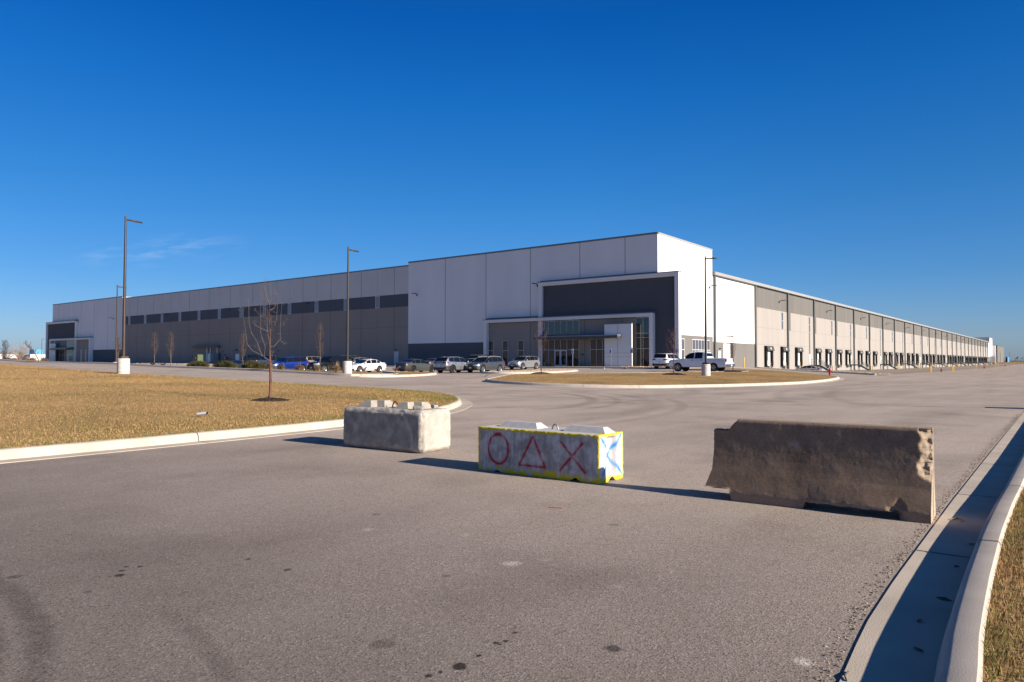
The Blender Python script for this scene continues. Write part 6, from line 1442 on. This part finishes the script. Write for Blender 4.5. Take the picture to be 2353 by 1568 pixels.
def trailer(x, y, rz, label):
    r = empty('trailer', (x, y, 1.2), R(rz)); tag(r, label, 'trailer', 'white trailers at the left horizon')
    b = MB(); b.bbox(0, 12.5, 0, 2.6, 1.1, 3.0, .06); b.build('box', M['far_white'], r)
    for xx in (9.3, 10.6): 
        b = MB(); b.lathe([(.1, -.02), (.5, -.02), (.5, 2.6), (.1, 2.6)], 12, 0, xx, .5, 'y'); b.build('wheel', M['tyre'], r)
    b = MB(); b.box(2.0, 2.2, .3, .5, 0, 1.1); b.box(2.0, 2.2, 2.1, 2.3, 0, 1.1); b.build('landing_leg', M['steel_d'], r)
for k, (x, y, lab) in enumerate(((98, 400, 'first white trailer from the left edge at the left horizon'), (112, 395, 'second white trailer from the left edge at the left horizon'), (127, 388, 'third white trailer from the left edge at the left horizon'), (141, 380, 'fourth white trailer, nearest the warehouse, at the left horizon'))): trailer(x, y, -5 + 3 * k, lab)
def bare_band(name, pts, h, n, seed, label=None):
    rg = np.random.default_rng(seed); P0 = np.array(pts, float); t = rg.uniform(0, len(pts) - 1, n); i = t.astype(int); p = P0[i] + (P0[np.minimum(i + 1, len(pts) - 1)] - P0[i]) * (t - i)[:, None]
    p += rg.normal(0, 6, p.shape); hh = h * rg.uniform(.3, 1, n) * (.75 + .35 * np.sin(t * 7 + seed) * np.cos(t * 3.1)); a = rg.uniform(0, 6.28, n); wd = h * rg.uniform(.02, .09, n); z = GA(p[:, 0], p[:, 1]) - 1.5
    V = np.stack([np.stack([p[:, 0] - np.cos(a) * wd, p[:, 1] - np.sin(a) * wd, z], 1), np.stack([p[:, 0] + np.cos(a) * wd, p[:, 1] + np.sin(a) * wd, z], 1), np.stack([p[:, 0] + rg.normal(0, h * .08, n), p[:, 1] + rg.normal(0, h * .08, n), z + 1.5 + hh], 1)], 1).reshape(-1, 3)
    tag(raw(name, V, np.arange(n * 3).reshape(-1, 3), M['far_tree']), kind='stuff')
bare_band('far_trees', [(130, 700), (240, 690), (330, 640)], 11, 1600, 1)
bare_band('far_trees', [(1100, 82), (1150, 20), (1160, -60)], 5.0, 1300, 2)
def far_pole(loc, h, label, head=True, rad=.16):
    r = empty('light_pole', loc); tag(r, label, 'light pole', 'far light poles at right'); b = MB(); b.tube([(0, 0, -1), (0, 0, h)], [rad, rad * .7], 6); b.build('pole', M['sky_pole'], r)
    if head: b = MB(); b.bbox(-.9, .9, -.3, .3, h, h + .25, .05); b.build('lamp_head', M['sky_pole'], r)
far_pole((787, 46.1, .3), 8.2, 'far light pole nearest the grey block wall'); far_pole((970, 54.7, .5), 8.0, 'far thin pole without a head, left of the blue sign', False); far_pole((792, 39.5, .3), 8.6, 'far light pole just right of the blue sign'); far_pole((738, 27.5, .2), 4.6, 'far light pole nearest the right picture edge'); far_pole((900, 38, .3), 6.5, 'far thin pole between the flag and the right edge', False)
r = empty('pylon_sign', (850.5, 44.1, .3), R(-42)); tag(r, 'far tall blue sign slab, bright on its right face', 'sign')
b = MB(); b.box(0, 2.6, 0.0, 2.2, -1, 5.1); b.build('slab', M['navy_sign'], r); b = MB(); b.box(-.02, 2.62, -.05, -.003, -.2, 5.0); b.build('panel', M['glow_blue'], r)
def flagpole(loc, h, label, cols, s=1.6):
    r = empty('flagpole', loc); tag(r, label, 'flag', 'flags at the right horizon'); b = MB(); b.tube([(0, 0, -1), (0, 0, h)], [.09, .06], 6); b.build('pole', M['galv'], r)
    b = MB(); rows = []
    for i in range(7): t = i / 6; rows.append([(-.15 * math.sin(t * 5), .05 + t * s * .9, h - .1 - .55 * s * u - .55 * t * s) for u in np.linspace(0, 1, 6)])
    b.grid(rows)
    for k in range(len(b.m)): b.m[k] = (k % 5) % 2 if (k // 5 > 2 or k % 5 > 2) else 2
    b.build('cloth', [M[c] for c in cols], r)
flagpole((858, 35.8, .3), 5.6, 'far red, white and blue flag drooping on its pole', ('red', 'white_pl', 'navy_sign'), 2.6); flagpole((860, 32.0, .3), 5.0, 'far white and blue flag right of the larger one', ('white_pl', 'glow_blue', 'white_pl'), 1.9); flagpole((905, 46.9, .3), 5.2, 'far small red flag right of the blue sign', ('red', 'red', 'navy_sign'), 1.5)
far_house('pale_warehouse', (-150, -60, -2), (50, 300, 13.5), 'far_white', 'coping', 'pale warehouse across the drive behind the viewer, seen only reflected in the entry glazing', 'building', 0, .3, h0=-3)
